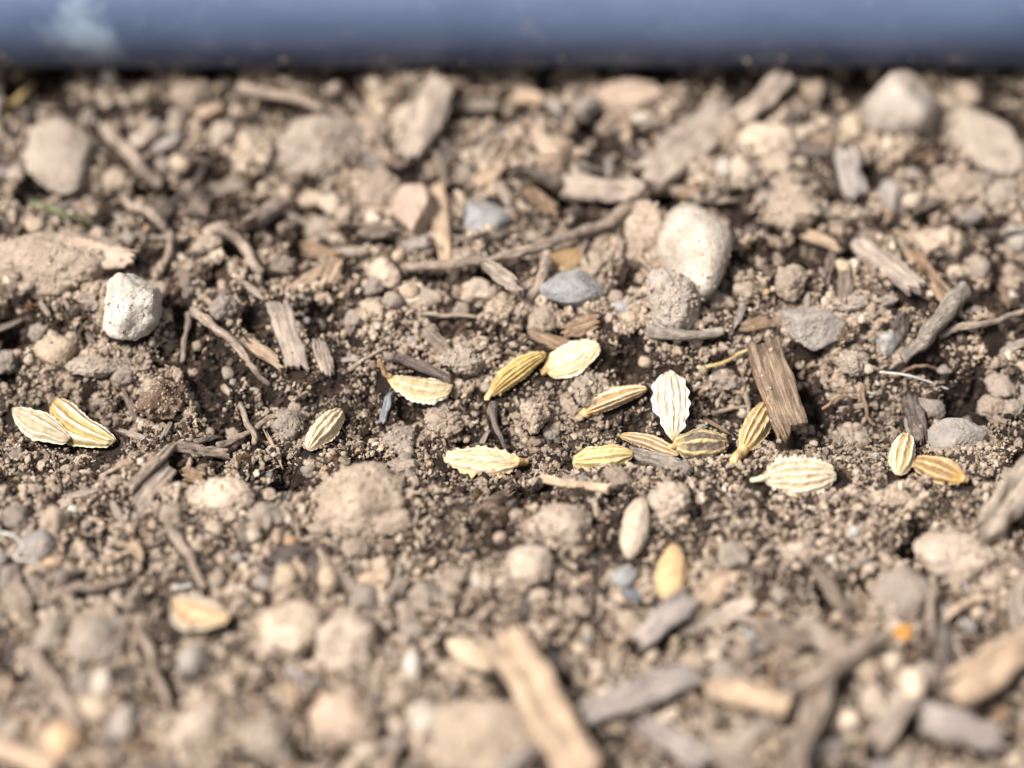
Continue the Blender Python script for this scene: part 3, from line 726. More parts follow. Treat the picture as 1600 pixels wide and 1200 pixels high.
# ------------------------------------------------------------------ stones and clods one can tell apart
SG, CG = "stones on the soil", "clods of dry soil"
ROCKS = [
 ("pebble", "pebble", 1405, 168, 118, 118, 10, 'stone_cream', "large smooth round cream pebble close to the pipe"),
 ("pebble", "pebble", 1087, 392, 112, 178, 20, 'stone_egg', "large egg-shaped white stone standing behind the upright white seed"),
 ("soil_clod", "lump", 1050, 468, 92, 100, 0, 'stone_cream', "pale clod right under the large egg-shaped white stone"),
 ("pebble", "angular", 202, 481, 106, 110, 30, 'stone_white', "chalky white stone at left above the furrow"),
 ("pebble", "pebble", 87, 551, 64, 56, 0, 'stone_tan', "small round tan pebble near the left edge"),
 ("stone", "angular", 893, 453, 116, 72, 15, 'stone_blue', "flat blue-grey stone behind the broad cream seed"),
 ("stone", "pebble", 888, 408, 74, 44, 0, 'clod_ochre', "brown stone just behind the flat blue-grey stone"),
 ("stone", "angular", 1266, 512, 112, 78, 25, 'stone_grey', "wedge-shaped grey stone up and right of the brown wood chip"),
 ("stone", "clod", 1330, 474, 78, 36, 25, 'clod_grey', "narrow grey clod on the right shoulder of the wedge-shaped stone"),
 ("stone", "angular", 1493, 686, 98, 66, 0, 'stone_grey', "rounded grey stone above the golden brown seed at right"),
 ("soil_clod", "lump", 95, 412, 225, 116, 0, 'clod', "wide pale clod at the left edge above the furrow"),
 ("soil_clod", "lump", 562, 790, 170, 124, 0, 'clod', "large rounded pale clod below the straw-coloured seed"),
 ("soil_clod", "lump", 872, 822, 96, 76, 0, 'clod_pale', "upper of two joined pale clods at lower centre"),
 ("soil_clod", "lump", 826, 888, 82, 70, 0, 'clod_pale', "lower of two joined pale clods at lower centre"),
 ("stone", "lump", 772, 1150, 200, 130, 10, 'clod', "large grey stone at the bottom beside the tan stick"),
 ("soil_clod", "lump", 545, 1125, 130, 100, 0, 'clod_peach', "warm tan clod left of the large bottom stone"),
 ("soil_clod", "lump", 1490, 872, 128, 84, 0, 'clod_pale', "pale clod below the far right seeds"),
 ("soil_clod", "lump", 1408, 932, 104, 92, 0, 'clod_grey', "grey-tan clod just above the amber chip"),
 ("soil_clod", "lump", 498, 236, 160, 118, 0, 'clod_grey', "broad soft grey clod near the pipe left of centre"),
 ("soil_clod", "clod", 720, 562, 80, 68, 0, 'clod_grey', "rough grey clod between half-moon seed and olive seed"),
 ("soil_clod", "clod", 916, 612, 56, 56, 0, 'clod_grey', "crumbly grey clod under the broad cream seed"),
 ("pebble", "clod", 976, 541, 42, 34, 0, 'stone_grey', "small round grey pebble right of the broad cream seed"),
 ("stone", "angular", 762, 342, 84, 74, 40, 'stone_blue', "bluish angular stone above the long curved twig"),
 ("soil_clod", "angular", 648, 330, 76, 106, 10, 'clod_peach', "tall cream clod left of the upright pale stick"),
 ("soil_clod", "lump", 1005, 366, 92, 96, 0, 'clod', "tan clod left of the large egg-shaped white stone"),
 ("pebble", "angular", 1396, 306, 48, 62, 0, 'stone_grey', "grey pear-shaped pebble below the large cream pebble"),
 ("pebble", "pebble", 1130, 263, 32, 42, 0, 'stone_cream', "small pale pebble below the broad slanting chip"),
 ("pebble", "pebble", 1332, 200, 36, 48, 0, 'stone_tan', "small tan pebble touching the large cream pebble's left side"),
 ("pebble", "pebble", 286, 252, 40, 40, 0, 'stone_tan', "single tan pebble right of the grey-tan slab at upper left"),
 ("pebble", "pebble", 236, 207, 32, 34, 0, 'clod', "left one of two little brown pebbles by the slanting back stick"),
 ("pebble", "pebble", 274, 206, 38, 46, 0, 'clod', "right one of two little brown pebbles by the slanting back stick"),
 ("pebble", "pebble", 972, 481, 38, 22, 0, 'stone_blue', "tiny blue-grey pebble right of the flat blue-grey stone"),
 ("pebble", "pebble", 985, 498, 28, 22, 0, 'stone_tan', "tiny tan pebble above the small round grey pebble"),
 ("soil_clod", "clod", 1540, 582, 56, 62, 0, 'clod_ochre', "ochre brown clod near the right edge"),
 ("soil_clod", "clod", 1318, 526, 46, 44, 0, 'clod_dark', "dark brown clod right of the wedge-shaped stone"),
 ("pebble", "angular", 1388, 533, 46, 44, 20, 'stone_blue', "grey pebble with a whitish face beside the gritty bark stick"),
 ("soil_clod", "clod", 1336, 570, 46, 46, 0, 'clod_grey', "grey crumb below the dark brown clod"),
 ("soil_clod", "clod", 1314, 598, 42, 40, 0, 'clod', "brown crumb between the wood chip and the white fibre"),
 ("pebble", "pebble", 59, 851, 58, 54, 0, 'stone_grey', "round grey pebble inside the white fibre loop"),
 ("pebble", "pebble", 116, 801, 24, 24, 0, 'stone_white', "tiny bright white pebble at lower left"),
 ("pebble", "pebble", 442, 797, 20, 20, 0, 'stone_cream', "tiny cream pebble left of the large rounded pale clod"),
 ("pebble", "pebble", 97, 1160, 72, 64, 0, 'stone_rust', "round rusty tan pebble in the lower left corner"),
 ("pebble", "pebble", 150, 1107, 56, 46, 0, 'stone_tan', "pale yellowish pebble above the rusty tan pebble"),
 ("pebble", "pebble", 160, 1068, 36, 50, 0, 'stone_cream', "upright pale pebble, upper of two near the lower left corner"),
 ("pebble", "pebble", 196, 1130, 40, 60, 0, 'stone_cream', "upright pale pebble right of the rusty tan pebble"),
 ("pebble", "pebble", 668, 1120, 64, 60, 0, 'stone_cream', "shiny pale pebble touching the large bottom stone"),
 ("soil_clod", "pebble", 302, 1034, 50, 54, 0, 'stone_grey', "round grey clod under the curled husk"),
 ("pebble", "pebble", 976, 902, 44, 40, 0, 'stone_blue', "blue-grey pebble left of the golden orange seed"),
 ("pebble", "angular", 985, 929, 46, 28, 0, 'stone_dark', "dark pebble under the blue-grey pebble"),
 ("pebble", "pebble", 940, 805, 26, 26, 0, 'stone_dark', "tiny dark round pebble left of the dusty pointed seed"),
 ("stone_chip", "angular", 1411, 988, 38, 34, 0, 'amber', "bright amber chip at lower right"),
 ("pebble", "pebble", 1427, 962, 28, 20, 0, 'stone_white', "white pebble just above the amber chip"),
 ("pebble", "pebble", 747, 911, 22, 20, 0, 'stone_white', "tiny white pebble left of the two joined clods"),
 ("pebble", "pebble", 1581, 462, 16, 16, 0, 'stone_white', "tiny white pebble at the right edge"),
 ("pebble", "pebble", 1530, 416, 36, 38, 0, 'clod_grey', "round grey-brown pebble at the right near the gritty bark stick"),
 ("pebble", "pebble", 1578, 442, 30, 28, 0, 'clod', "round brown pebble at the right edge above the white one"),
 ("pebble", "pebble", 1590, 372, 42, 50, 0, 'stone_cream', "pale pebble cut by the right edge of the view"),
 ("soil_clod", "angular", 652, 467, 76, 42, 0, 'clod_pale', "flat pale clod under the long curved twig's left end"),
 ("soil_clod", "clod", 586, 487, 54, 50, 0, 'clod', "round brown clod left of the flat pale clod"),
 ("soil_clod", "lump", 160, 1000, 110, 92, 0, 'clod_grey', "soft grey clod left of the curled husk"),
 ("soil_clod", "lump", 445, 985, 120, 90, 0, 'clod_pale', "left half of the wide pale lump right of the husk"),
 ("soil_clod", "lump", 535, 1010, 110, 110, 0, 'clod_pale', "right half of the wide pale lump right of the husk"),
 ("soil_clod", "clod", 255, 622, 84, 76, 0, 'clod_dark', "dark brown moist lump in the furrow at left"),
 ("soil_clod", "clod", 130, 616, 130, 62, 0, 'clod', "low brown clod behind the two leftmost seeds"),
 ("soil_clod", "clod", 152, 572, 120, 44, 0, 'clod_grey', "flat grey clod between the small tan pebble and dark lump"),
 ("soil_clod", "lump", 335, 778, 130, 66, 0, 'clod_pale', "low pale clod left of the large rounded pale clod"),
 ("soil_clod", "clod", 452, 664, 56, 56, 0, 'clod_grey', "grey clod left of the straw-coloured seed"),
 ("soil_clod", "clod", 1050, 782, 72, 64, 0, 'clod_pale', "pale clod right of the dusty pointed seed"),
 ("soil_clod", "clod", 866, 240, 64, 64, 0, 'clod_peach', "peach clod left of the broad slanting chip"),
 ("soil_clod", "lump", 985, 152, 150, 72, 0, 'clod_peach', "wide peach clod against the pipe right of centre"),
 ("pebble", "pebble", 815, 275, 26, 44, 0, 'stone_tan', "narrow tan pebble right of the bluish angular stone"),
 ("pebble", "pebble", 722, 175, 28, 40, 0, 'stone_tan', "tan pebble right of the thin upright back twig"),
 ("pebble", "pebble", 488, 312, 46, 34, 0, 'stone_tan', "tan pebble below the broad soft grey clod"),
 ("pebble", "pebble", 500, 355, 48, 40, 0, 'clod_grey', "grey-tan pebble left of the tall cream clod"),
 ("pebble", "pebble", 448, 302, 26, 26, 0, 'stone_tan', "little tan pebble under the broad soft grey clod's left end"),
 ("soil_clod", "clod", 600, 300, 84, 80, 0, 'clod', "brown clod touching the tall cream clod's left side"),
 ("soil_clod", "clod", 395, 240, 70, 90, 0, 'clod', "brown clod left of the broad soft grey clod"),
 ("soil_clod", "lump", 1235, 325, 96, 84, 0, 'clod', "low sandy clod right of the large egg-shaped white stone"),
 ("soil_clod", "clod", 1200, 220, 100, 70, 0, 'clod_pale', "pale clod below the short back chip"),
 ("soil_clod", "clod", 1455, 380, 80, 56, 0, 'clod_peach', "peach clod right of the flat slanting chip at right"),
 ("soil_clod", "clod", 1500, 300, 90, 70, 0, 'clod', "brown clod below the flat grey-brown slab"),
 ("soil_clod", "clod", 785, 480, 60, 50, 0, 'clod', "brown crumbly clod left of the flat blue-grey stone"),
 ("soil_clod", "clod", 1130, 590, 66, 56, 0, 'clod_grey', "crumbly clod between upright white seed and wood chip"),
 ("soil_clod", "clod", 1330, 690, 60, 46, 0, 'clod_grey', "low grey crumb left of the small white seed"),
 ("soil_clod", "clod", 690, 660, 70, 52, 0, 'clod', "crumbly brown clod under the half-moon seed"),
 ("soil_clod", "clod", 625, 690, 56, 48, 0, 'clod_grey', "grey crumb left of the jagged golden seed"),
 ("soil_clod", "clod", 835, 650, 52, 66, 0, 'clod', "upright brown crumb right of the black twig"),
 ("soil_clod", "clod", 1250, 860, 44, 36, 0, 'clod_pale', "small pale crumb below the largest seed"),
 ("soil_clod", "clod", 1400, 780, 90, 40, 0, 'clod', "low sandy mound below the small white seed"),
 ("soil_clod", "lump", 310, 1140, 110, 90, 0, 'clod_pale', "pale flat clod at the bottom left of centre"),
 ("soil_clod", "clod", 420, 1160, 90, 90, 0, 'clod_grey', "grey clod at the bottom between two pale clods"),
 ("pebble", "pebble", 505, 1092, 50, 46, 0, 'stone_rust', "little orange pebble above the warm tan clod"),
 ("pebble", "pebble", 645, 1040, 30, 48, 0, 'stone_white', "small white pebble left of the blurred pale seed"),
 ("pebble", "pebble", 514, 905, 34, 42, 0, 'stone_tan', "oval tan pebble below the large rounded pale clod"),
 ("pebble", "pebble", 450, 900, 38, 40, 0, 'stone_tan', "light tan pebble left of the oval tan pebble"),
 ("pebble", "pebble", 82, 882, 28, 22, 0, 'stone_rust', "little orange-brown pebble under the round grey pebble"),
 ("pebble", "pebble", 1347, 1040, 44, 40, 0, 'stone_tan', "sandy pebble below the slanting tan stick at right"),
 ("pebble", "pebble", 1392, 1034, 42, 38, 0, 'clod_pale', "pale pebble below the amber chip"),
 ("pebble", "angular", 1425, 1070, 48, 60, 0, 'clod_pale', "pale angular pebble left of the dark upright splinter"),
 ("pebble", "pebble", 1335, 830, 20, 18, 0, 'stone_blue', "tiny blue pebble below the largest seed's right end"),
 ("pebble", "pebble", 1174, 998, 26, 30, 0, 'stone_blue', "small blue-grey pebble at lower right of centre"),
]
for nm, kind, px, py, w, hh, rot, mk, label in ROCKS:
    cat = {"pebble": "pebble", "soil_clod": "soil clod", "stone": "stone", "stone_chip": "stone chip"}[nm]
    place_rock(nm, kind, px, py, w, hh, rot, mk, label, cat, CG if nm == "soil_clod" else SG, sub=5 if max(w, hh) > 60 else 4, sit=0.4 if w < 60 else 0.18 if nm == 'soil_clod' else 0.32)

place_rock("soil_slab", "angular", 90, 236, 195, 104, 0, 'clod_grey', "big grey-tan slab of soil at upper left", "soil clod", CG, 5, 0.5, 0.5, turn=-68)
place_rock("soil_slab", "angular", 1535, 220, 170, 92, 0, 'clod_grey', "flat grey-brown slab right of the large cream pebble", "soil clod", CG, 5, 0.4, 0.4, turn=-58)

# ------------------------------------------------------------------ wood chips, sticks, twigs, fibres
main = place_chip("wood_chip", (1193, 540), (1238, 676), 54, 'wood_main', "brown wood chip with clear grain leaning over a tan seed", thick=0.32, roll=0, lift=(0.34, 0.30), taper=0.0, rag=0.07, lean=0.5, wob=0.07)
sl = place_chip("sliver", (1172, 560), (1228, 690), 13, 'wood', None, thick=0.8, lift=(0.28, 0.26), taper=0.5)
bpy.context.view_layer.update()
_mw = sl.matrix_world.copy(); sl.parent = main; sl.matrix_world = _mw

CHIPS = [  # a, b, width, material, label, options
 ((1142, 158), (1008, 282), 68, 'wood_grey', "broad slanting grey chip near the back right of centre", dict(thick=0.3, lift=(0.3, 0.1))),
 ((1228, 118), (1155, 186), 36, 'wood_grey', "short grey chip beside the top of the broad slanting chip", dict(lift=(0.3, 0.2))),
 ((692, 128), (638, 250), 52, 'wood_grey', "grey-brown flat chip standing near the pipe", dict(lift=(0.3, 0.1))),
 ((876, 290), (1000, 302), 46, 'wood_grey', "grey chip lying left to right behind the long curved twig", {}),
 ((679, 278), (697, 408), 27, 'wood_tan', "upright pale tan stick above the long curved twig's left end", {}),
 ((434, 472), (464, 578), 38, 'wood_grey', "flat oblong chip left of the half-moon seed", dict(thick=0.25)),
 ((497, 530), (512, 585), 26, 'wood_grey', "small ragged chip right of the flat oblong chip", dict(taper=0.5)),
 ((1340, 374), (1432, 452), 40, 'wood_grey', "flat slanting chip at right below the grey pear-shaped pebble", dict(thick=0.3)),
 ((1425, 395), (1482, 470), 26, 'wood', "thin brown chip beside the flat slanting chip at right", {}),
 ((1318, 235), (1340, 310), 38, 'wood_violet', "upright violet-grey chip below the large cream pebble", {}),
 ((1422, 620), (1441, 684), 28, 'wood_dark', "dark charred chip above the small white seed", dict(lift=(0.1, 0.2))),
 ((1415, 655), (1424, 690), 8, 'wood_grey', "thin pale splinter on the dark charred chip's left", {}),
 ((268, 728), (212, 790), 30, 'wood_grey', "wide pale chip of the crossed pair below the dark lump", dict(thick=0.3)),
 ((268, 698), (198, 768), 17, 'wood_grey', "narrow pale stick of the crossed pair below the dark lump", dict(thick=0.7, lift=(0.16, 0.14))),
 ((272, 697), (357, 711), 17, 'twig', "short tan stick touching the crossed pair's upper end", dict(thick=0.7)),
 ((984, 706), (1076, 734), 21, 'bark', "small grey stick right of the olive-gold seed", dict(thick=0.7, lift=(0.04, 0.04))),
 ((850, 749), (954, 767), 15, 'wood_tan', "pale thin stick below the jagged golden seed", dict(thick=0.8, lift=(0.04, 0.04))),
 ((1078, 928), (998, 1003), 42, 'wood_violet', "violet-grey chip touching the golden orange seed", dict(thick=0.5, lift=(0.25, 0.15))),
 ((1145, 888), (1075, 960), 38, 'wood_tan', "tan chip right of the golden orange seed", dict(thick=0.4)),
 ((788, 1005), (925, 1225), 70, 'wood_tan', "large tan stick pointing at the bottom edge", dict(thick=0.6, lift=(0.55, 0.35), taper=0.1)),
 ((1090, 1046), (900, 1122), 44, 'wood_violet', "long grey stick right of the large tan stick", dict(thick=0.6, lift=(0.3, 0.25))),
 ((770, 1215), (860, 1150), 26, 'wood_violet', "grey stick end in front of the large bottom stone", dict(lift=(0.5, 0.4))),
 ((1106, 1070), (1230, 1104), 42, 'wood_tan', "tan stick right of the long grey stick", dict(thick=0.6, lift=(0.2, 0.2))),
 ((1312, 1010), (1235, 1205), 40, 'twig', "long brown stick at lower right reaching the bottom edge", dict(thick=0.6, lift=(0.25, 0.3))),
 ((1368, 1000), (1240, 1080), 30, 'twig', "slanting tan stick left of the amber chip", dict(thick=0.7, lift=(0.3, 0.4))),
 ((1620, 1000), (1485, 1082), 62, 'wood_tan', "thick tan stick at the lower right edge", dict(thick=0.6, lift=(0.3, 0.2))),
 ((1442, 1120), (1565, 1160), 52, 'wood_violet', "blue-grey chip in the lower right corner", dict(thick=0.4, lift=(0.3, 0.2))),
 ((1466, 975), (1478, 1105), 28, 'wood_dark', "dark upright splinter right of the pale angular pebble", dict(thick=0.6)),
 ((1610, 735), (1538, 835), 54, 'wood_grey', "grey stick cut by the right edge below the far right seed", dict(thick=0.6, lift=(0.3, 0.15))),
 ((1000, 1128), (1105, 1190), 42, 'wood_violet', "short grey chip under the long grey stick", dict(lift=(0.1, 0.1))),
 ((1205, 1125), (1120, 1195), 44, 'wood_grey', "grey chip left of the long brown stick's foot", dict(lift=(0.1, 0.1))),
 ((1455, 1030), (1375, 1160), 40, 'wood_grey', "grey stick left of the blue-grey corner chip", dict(lift=(0.15, 0.1))),
 ((-10, 1165), (90, 1205), 32, 'wood_tan', "tan stick in the very lower left corner", dict(lift=(0.3, 0.3))),
 ((45, 1015), (122, 1135), 26, 'twig', "brown stick above the yellowish pebble at lower left", {}),
 ((95, 388), (205, 408), 42, 'clod_peach', "orange-tan bark flake on the wide pale clod at left", dict(thick=0.2, lift=(0.40, 0.34), rag=0.12)),
 ((830, 520), (886, 542), 24, 'wood', "brown flake up and left of the broad cream seed", {}),
 ((880, 520), (935, 500), 30, 'wood', "brown flake just behind the broad cream seed", {}),
 ((618, 556), (704, 592), 17, 'wood_dark', "dark splinter behind the half-moon seed", dict(thick=0.6, lift=(0.16, 0.16))),
 ((597, 660), (611, 612), 13, 'slate', "slate-grey splinter under the half-moon seed's stalk", dict(thick=0.6, lift=(0.06, 0.16), taper=0.5)),
 ((306, 690), (345, 680), 12, 'twig', "tiny splinter above the short tan stick", {}),
 ((560, 910), (610, 890), 22, 'wood_tan', "small tan chip below the large rounded pale clod's right end", {}),
 ((1175, 945), (1060, 985), 34, 'wood_grey', "grey chip under the tan chip right of the golden seed", {}),
 ((1310, 640), (1370, 628), 10, 'twig', "thin crooked splinter right of the wood chip", {}),
]
for a, b, w, mk, label, kw in CHIPS:
    cat = 'stick' if ' stick' in label else 'splinter' if 'splinter' in label else 'wood chip'
    nm = {'stick': 'stick', 'splinter': 'splinter', 'wood chip': 'wood_chip'}[cat]
    place_chip(nm, a, b, w, mk, label, cat, 'bits of dry wood on the soil', **kw)

TWIGS = [
 ([(628, 420), (760, 403), (880, 372), (960, 338), (1010, 298)], 13, 'twig', "long curved twig running up to the broad slanting chip", dict(lift=[0.2, 0.2, 0.25, 0.25, 0.3], w2=19)),
 ([(1000, 292), (1050, 296), (1096, 307)], 24, 'twig', "short twig right of the long curved twig's upper end", dict(lift=[0.3, 0.25, 0.2])),
 ([(702, 128), (696, 165), (688, 205)], 13, 'twig', "thin upright back twig beside the grey-brown flat chip", dict(lift=[0.3, 0.2, 0.1])),
 ([(300, 480), (345, 515), (390, 568), (422, 602)], 17, 'twig', "grey twig slanting into the furrow left of the flat oblong chip", dict(lift=[0.4, 0.4, 0.35, 0.2], w2=7)),
 ([(296, 488), (288, 525), (282, 566)], 11, 'twig', "thin brown twig above the dark moist lump", dict(lift=[0.3, 0.25, 0.1])),
 ([(190, 312), (240, 340), (266, 368), (252, 425)], 18, 'twig', "hooked twig up and right of the chalky white stone", dict(lift=[0.15, 0.25, 0.25, 0.15])),
 ([(322, 372), (345, 362), (380, 380), (412, 424)], 24, 'twig', "arched twig left of the grey-tan pebbles", dict(lift=[0.1, 0.25, 0.25, 0.1])),
 ([(162, 203), (205, 240), (252, 292)], 26, 'twig', "slanting back stick right of the grey-tan slab", dict(lift=[0.15, 0.15, 0.1])),
 ([(372, 136), (440, 150), (506, 170)], 22, 'twig', "twig by the pipe above the broad soft grey clod", dict(lift=[0.15, 0.2, 0.15])),
 ([(515, 138), (555, 165), (605, 203)], 22, 'twig', "twig by the pipe right of the broad soft grey clod", dict(lift=[0.2, 0.2, 0.15])),
 ([(858, 403), (835, 450), (813, 497)], 18, 'twig', "twig leaning on the flat blue-grey stone's left side", dict(lift=[0.25, 0.2, 0.08])),
 ([(1506, 448), (1462, 502), (1440, 540), (1408, 562)], 32, 'bark', "gritty bark stick at right behind the white fibre", dict(lift=[0.2, 0.2, 0.2, 0.1], knob=0.3)),
 ([(1466, 524), (1530, 505), (1604, 488)], 13, 'twig', "thin twig at the right edge crossing the gritty bark stick", dict(lift=[0.2, 0.25, 0.2])),
 ([(1548, 566), (1580, 545), (1612, 528)], 20, 'bark', "stubby twig at the right edge above the ochre clod", dict(lift=[0.15, 0.2, 0.2])),
 ([(1013, 514), (1065, 524), (1132, 518)], 22, 'bark', "stick lying below the egg-shaped white stone", dict(lift=[0.12, 0.1, 0.14])),
 ([(1374, 581), (1425, 588), (1482, 608)], 4, 'fibre', "thin white fibre in front of the gritty bark stick", dict(lift=[0.2, 0.3, 0.15], knob=0.05, wander=0.1)),
 ([(1088, 575), (1130, 566), (1170, 546)], 7, 'straw', "thin yellow fibre touching the wood chip's top left", dict(lift=[0.12, 0.25, 0.3], w2=5, knob=0.05)),
 ([(338, 697), (385, 675), (437, 645)], 12, 'twig', "thin straight twig pointing at the grey clod by the straw-coloured seed", dict(lift=[0.12, 0.18, 0.2], w2=7)),
 ([(348, 603), (375, 632), (402, 695)], 13, 'twig', "thin twig crossing over the straight twig at left", dict(lift=[0.1, 0.2, 0.1])),
 ([(262, 822), (290, 860), (318, 918)], 20, 'twig', "slanting twig above the curled husk", dict(lift=[0.12, 0.16, 0.12])),
 ([(218, 985), (238, 1030), (266, 1105)], 17, 'twig', "dark thin twig below the curled husk", dict(lift=[0.1, 0.16, 0.1])),
 ([(770, 628), (772, 655), (790, 704)], 17, 'wood_dark', "black twig hanging below the narrow olive seed", dict(lift=[0.16, 0.16, 0.08], w2=6)),
 ([(8, 182), (30, 155), (54, 128)], 13, 'straw', "yellow straw stem in the upper left corner", dict(lift=[0.1, 0.2, 0.25])),
 ([(46, 318), (95, 330), (146, 350)], 12, 'green', "green grass blade above the wide pale clod at left", dict(lift=[0.15, 0.25, 0.12], w2=5, knob=0.04)),
 ([(-6, 832), (18, 836), (34, 852), (24, 872), (58, 877)], 5, 'fibre', "white fibre loop at the lower left edge", dict(lift=[0.25, 0.25, 0.2, 0.15, 0.2], knob=0.05, wander=0.1)),
 ([(270, 918), (300, 912)], 8, 'fibre', "short white fibre above the curled husk", dict(knob=0.05)),
 ([(1268, 588), (1290, 584), (1300, 583)], 6, 'twig', "hair-thin twig right of the wood chip", dict()),
 ([(1348, 600), (1352, 640), (1368, 665)], 6, 'wood', "crooked rootlet between the wood chip and the dark charred chip", dict(lift=[0.2, 0.15, 0.05], w2=6)),
 ([(1285, 640), (1310, 620), (1340, 622)], 5, 'wood', "fine arched rootlet right of the wood chip", dict(lift=[0.1, 0.2, 0.1])),
 ([(1166, 612), (1170, 640), (1165, 665)], 8, 'twig', "fine upright rootlet at the wood chip's left side", dict(lift=[0.1, 0.1, 0.05])),
 ([(1112, 645), (1140, 640), (1172, 634)], 8, 'twig', "fine level rootlet left of the wood chip", dict()),
 ([(1395, 590), (1440, 572), (1500, 590)], 6, 'wood', "fine brown rootlet above the white fibre", dict(lift=[0.1, 0.2, 0.1])),
 ([(1432, 622), (1452, 606), (1475, 596)], 7, 'twig', "fine rootlet crossing under the white fibre", dict()),
 ([(610, 500), (660, 490), (745, 495)], 9, 'twig', "thin rootlet below the flat pale clod", dict()),
 ([(545, 580), (575, 560), (600, 545)], 8, 'twig', "thin rootlet left of the half-moon seed's stalk", dict()),
 ([(1145, 960), (1195, 985), (1240, 1030)], 14, 'twig', "bent twig above the tan stick at lower right", dict()),
 ([(1460, 900), (1452, 950), (1458, 1000)], 14, 'twig', "thin upright twig right of the amber chip", dict(lift=[0.2, 0.25, 0.1])),
 ([(1536, 935), (1500, 945), (1462, 985)], 16, 'wood_tan', "pale bent twig right of the grey-tan clod", dict(lift=[0.2, 0.2, 0.1])),
 ([(60, 940), (140, 915), (200, 905)], 20, 'twig', "level twig left of the curled husk", dict(lift=[0.1, 0.2, 0.1])),
 ([(700, 790), (735, 775), (770, 770)], 8, 'twig', "fine twig right of the large rounded pale clod", dict()),
]
for pix, w, mk, label, kw in TWIGS:
    nm, cat, grp = 'twig', 'twig', 'dry twigs and rootlets'
    if 'fibre' in label: nm, cat, grp = 'plant_fibre', 'fibre', 'plant fibres'
    elif 'rootlet' in label: nm, cat = 'rootlet', 'rootlet'
    elif 'blade' in label: nm, cat, grp = 'grass_blade', 'grass blade', None
    elif 'stick' in label and 'twig' not in label: nm, cat = 'stick', 'stick'
    elif 'stem' in label: nm, cat, grp = 'straw', 'straw', None
    place_twig(nm, pix, w, mk, label, cat, grp, **kw)

# ------------------------------------------------------------------ loose clods, pebbles and splinters nobody would name, still one by one
def near(x, y, caps, grow=0.0):
    d = np.full(np.shape(x), 9.0)
    for ax, ay, bx, by, r in caps:
        vx, vy = bx - ax, by - ay
        L2 = vx * vx + vy * vy
        t = np.clip(((x - ax) * vx + (y - ay) * vy) / L2, 0, 1) if L2 > 1e-9 else 0.0
        d = np.minimum(d, np.hypot(x - ax - t * vx, y - ay - t * vy) - r - grow)
    return d

def zone(px, py):
    hor = "left" if px < 530 else "right" if px > 1070 else "middle"
    if py < 470: return hor, "behind the furrow"
    if py < 770: return hor, "in the furrow"
    return hor, "in front of the furrow"

clod_meshes = {}
for mk in ('clod', 'clod_grey', 'clod_pale'):
    clod_meshes[mk] = []
    for k in range(7):
        v, f = rock('clod', 500 + k, 4); clod_meshes[mk].append(mesh_from("clod_shape", v, f, M[mk]))
peb_meshes = []
for k, mk in enumerate(('stone_tan', 'stone_grey', 'clod', 'clod_pale', 'clod_peach', 'clod', 'clod_grey', 'stone_tan')):
    v, f = rock('pebble' if k % 2 else 'angular', 560 + k, 3); peb_meshes.append(mesh_from("pebble_shape", v, f, M[mk]))
spl_meshes = []
for k, mk in enumerate(('wood_grey', 'wood_tan', 'twig', 'wood', 'wood_violet', 'wood_dark', 'twig', 'wood_grey')):
    spl_meshes.append(chip_mesh("splinter_shape", 1, 1, 1, 600 + k, mk, 0.0, 0.3, 0.1))

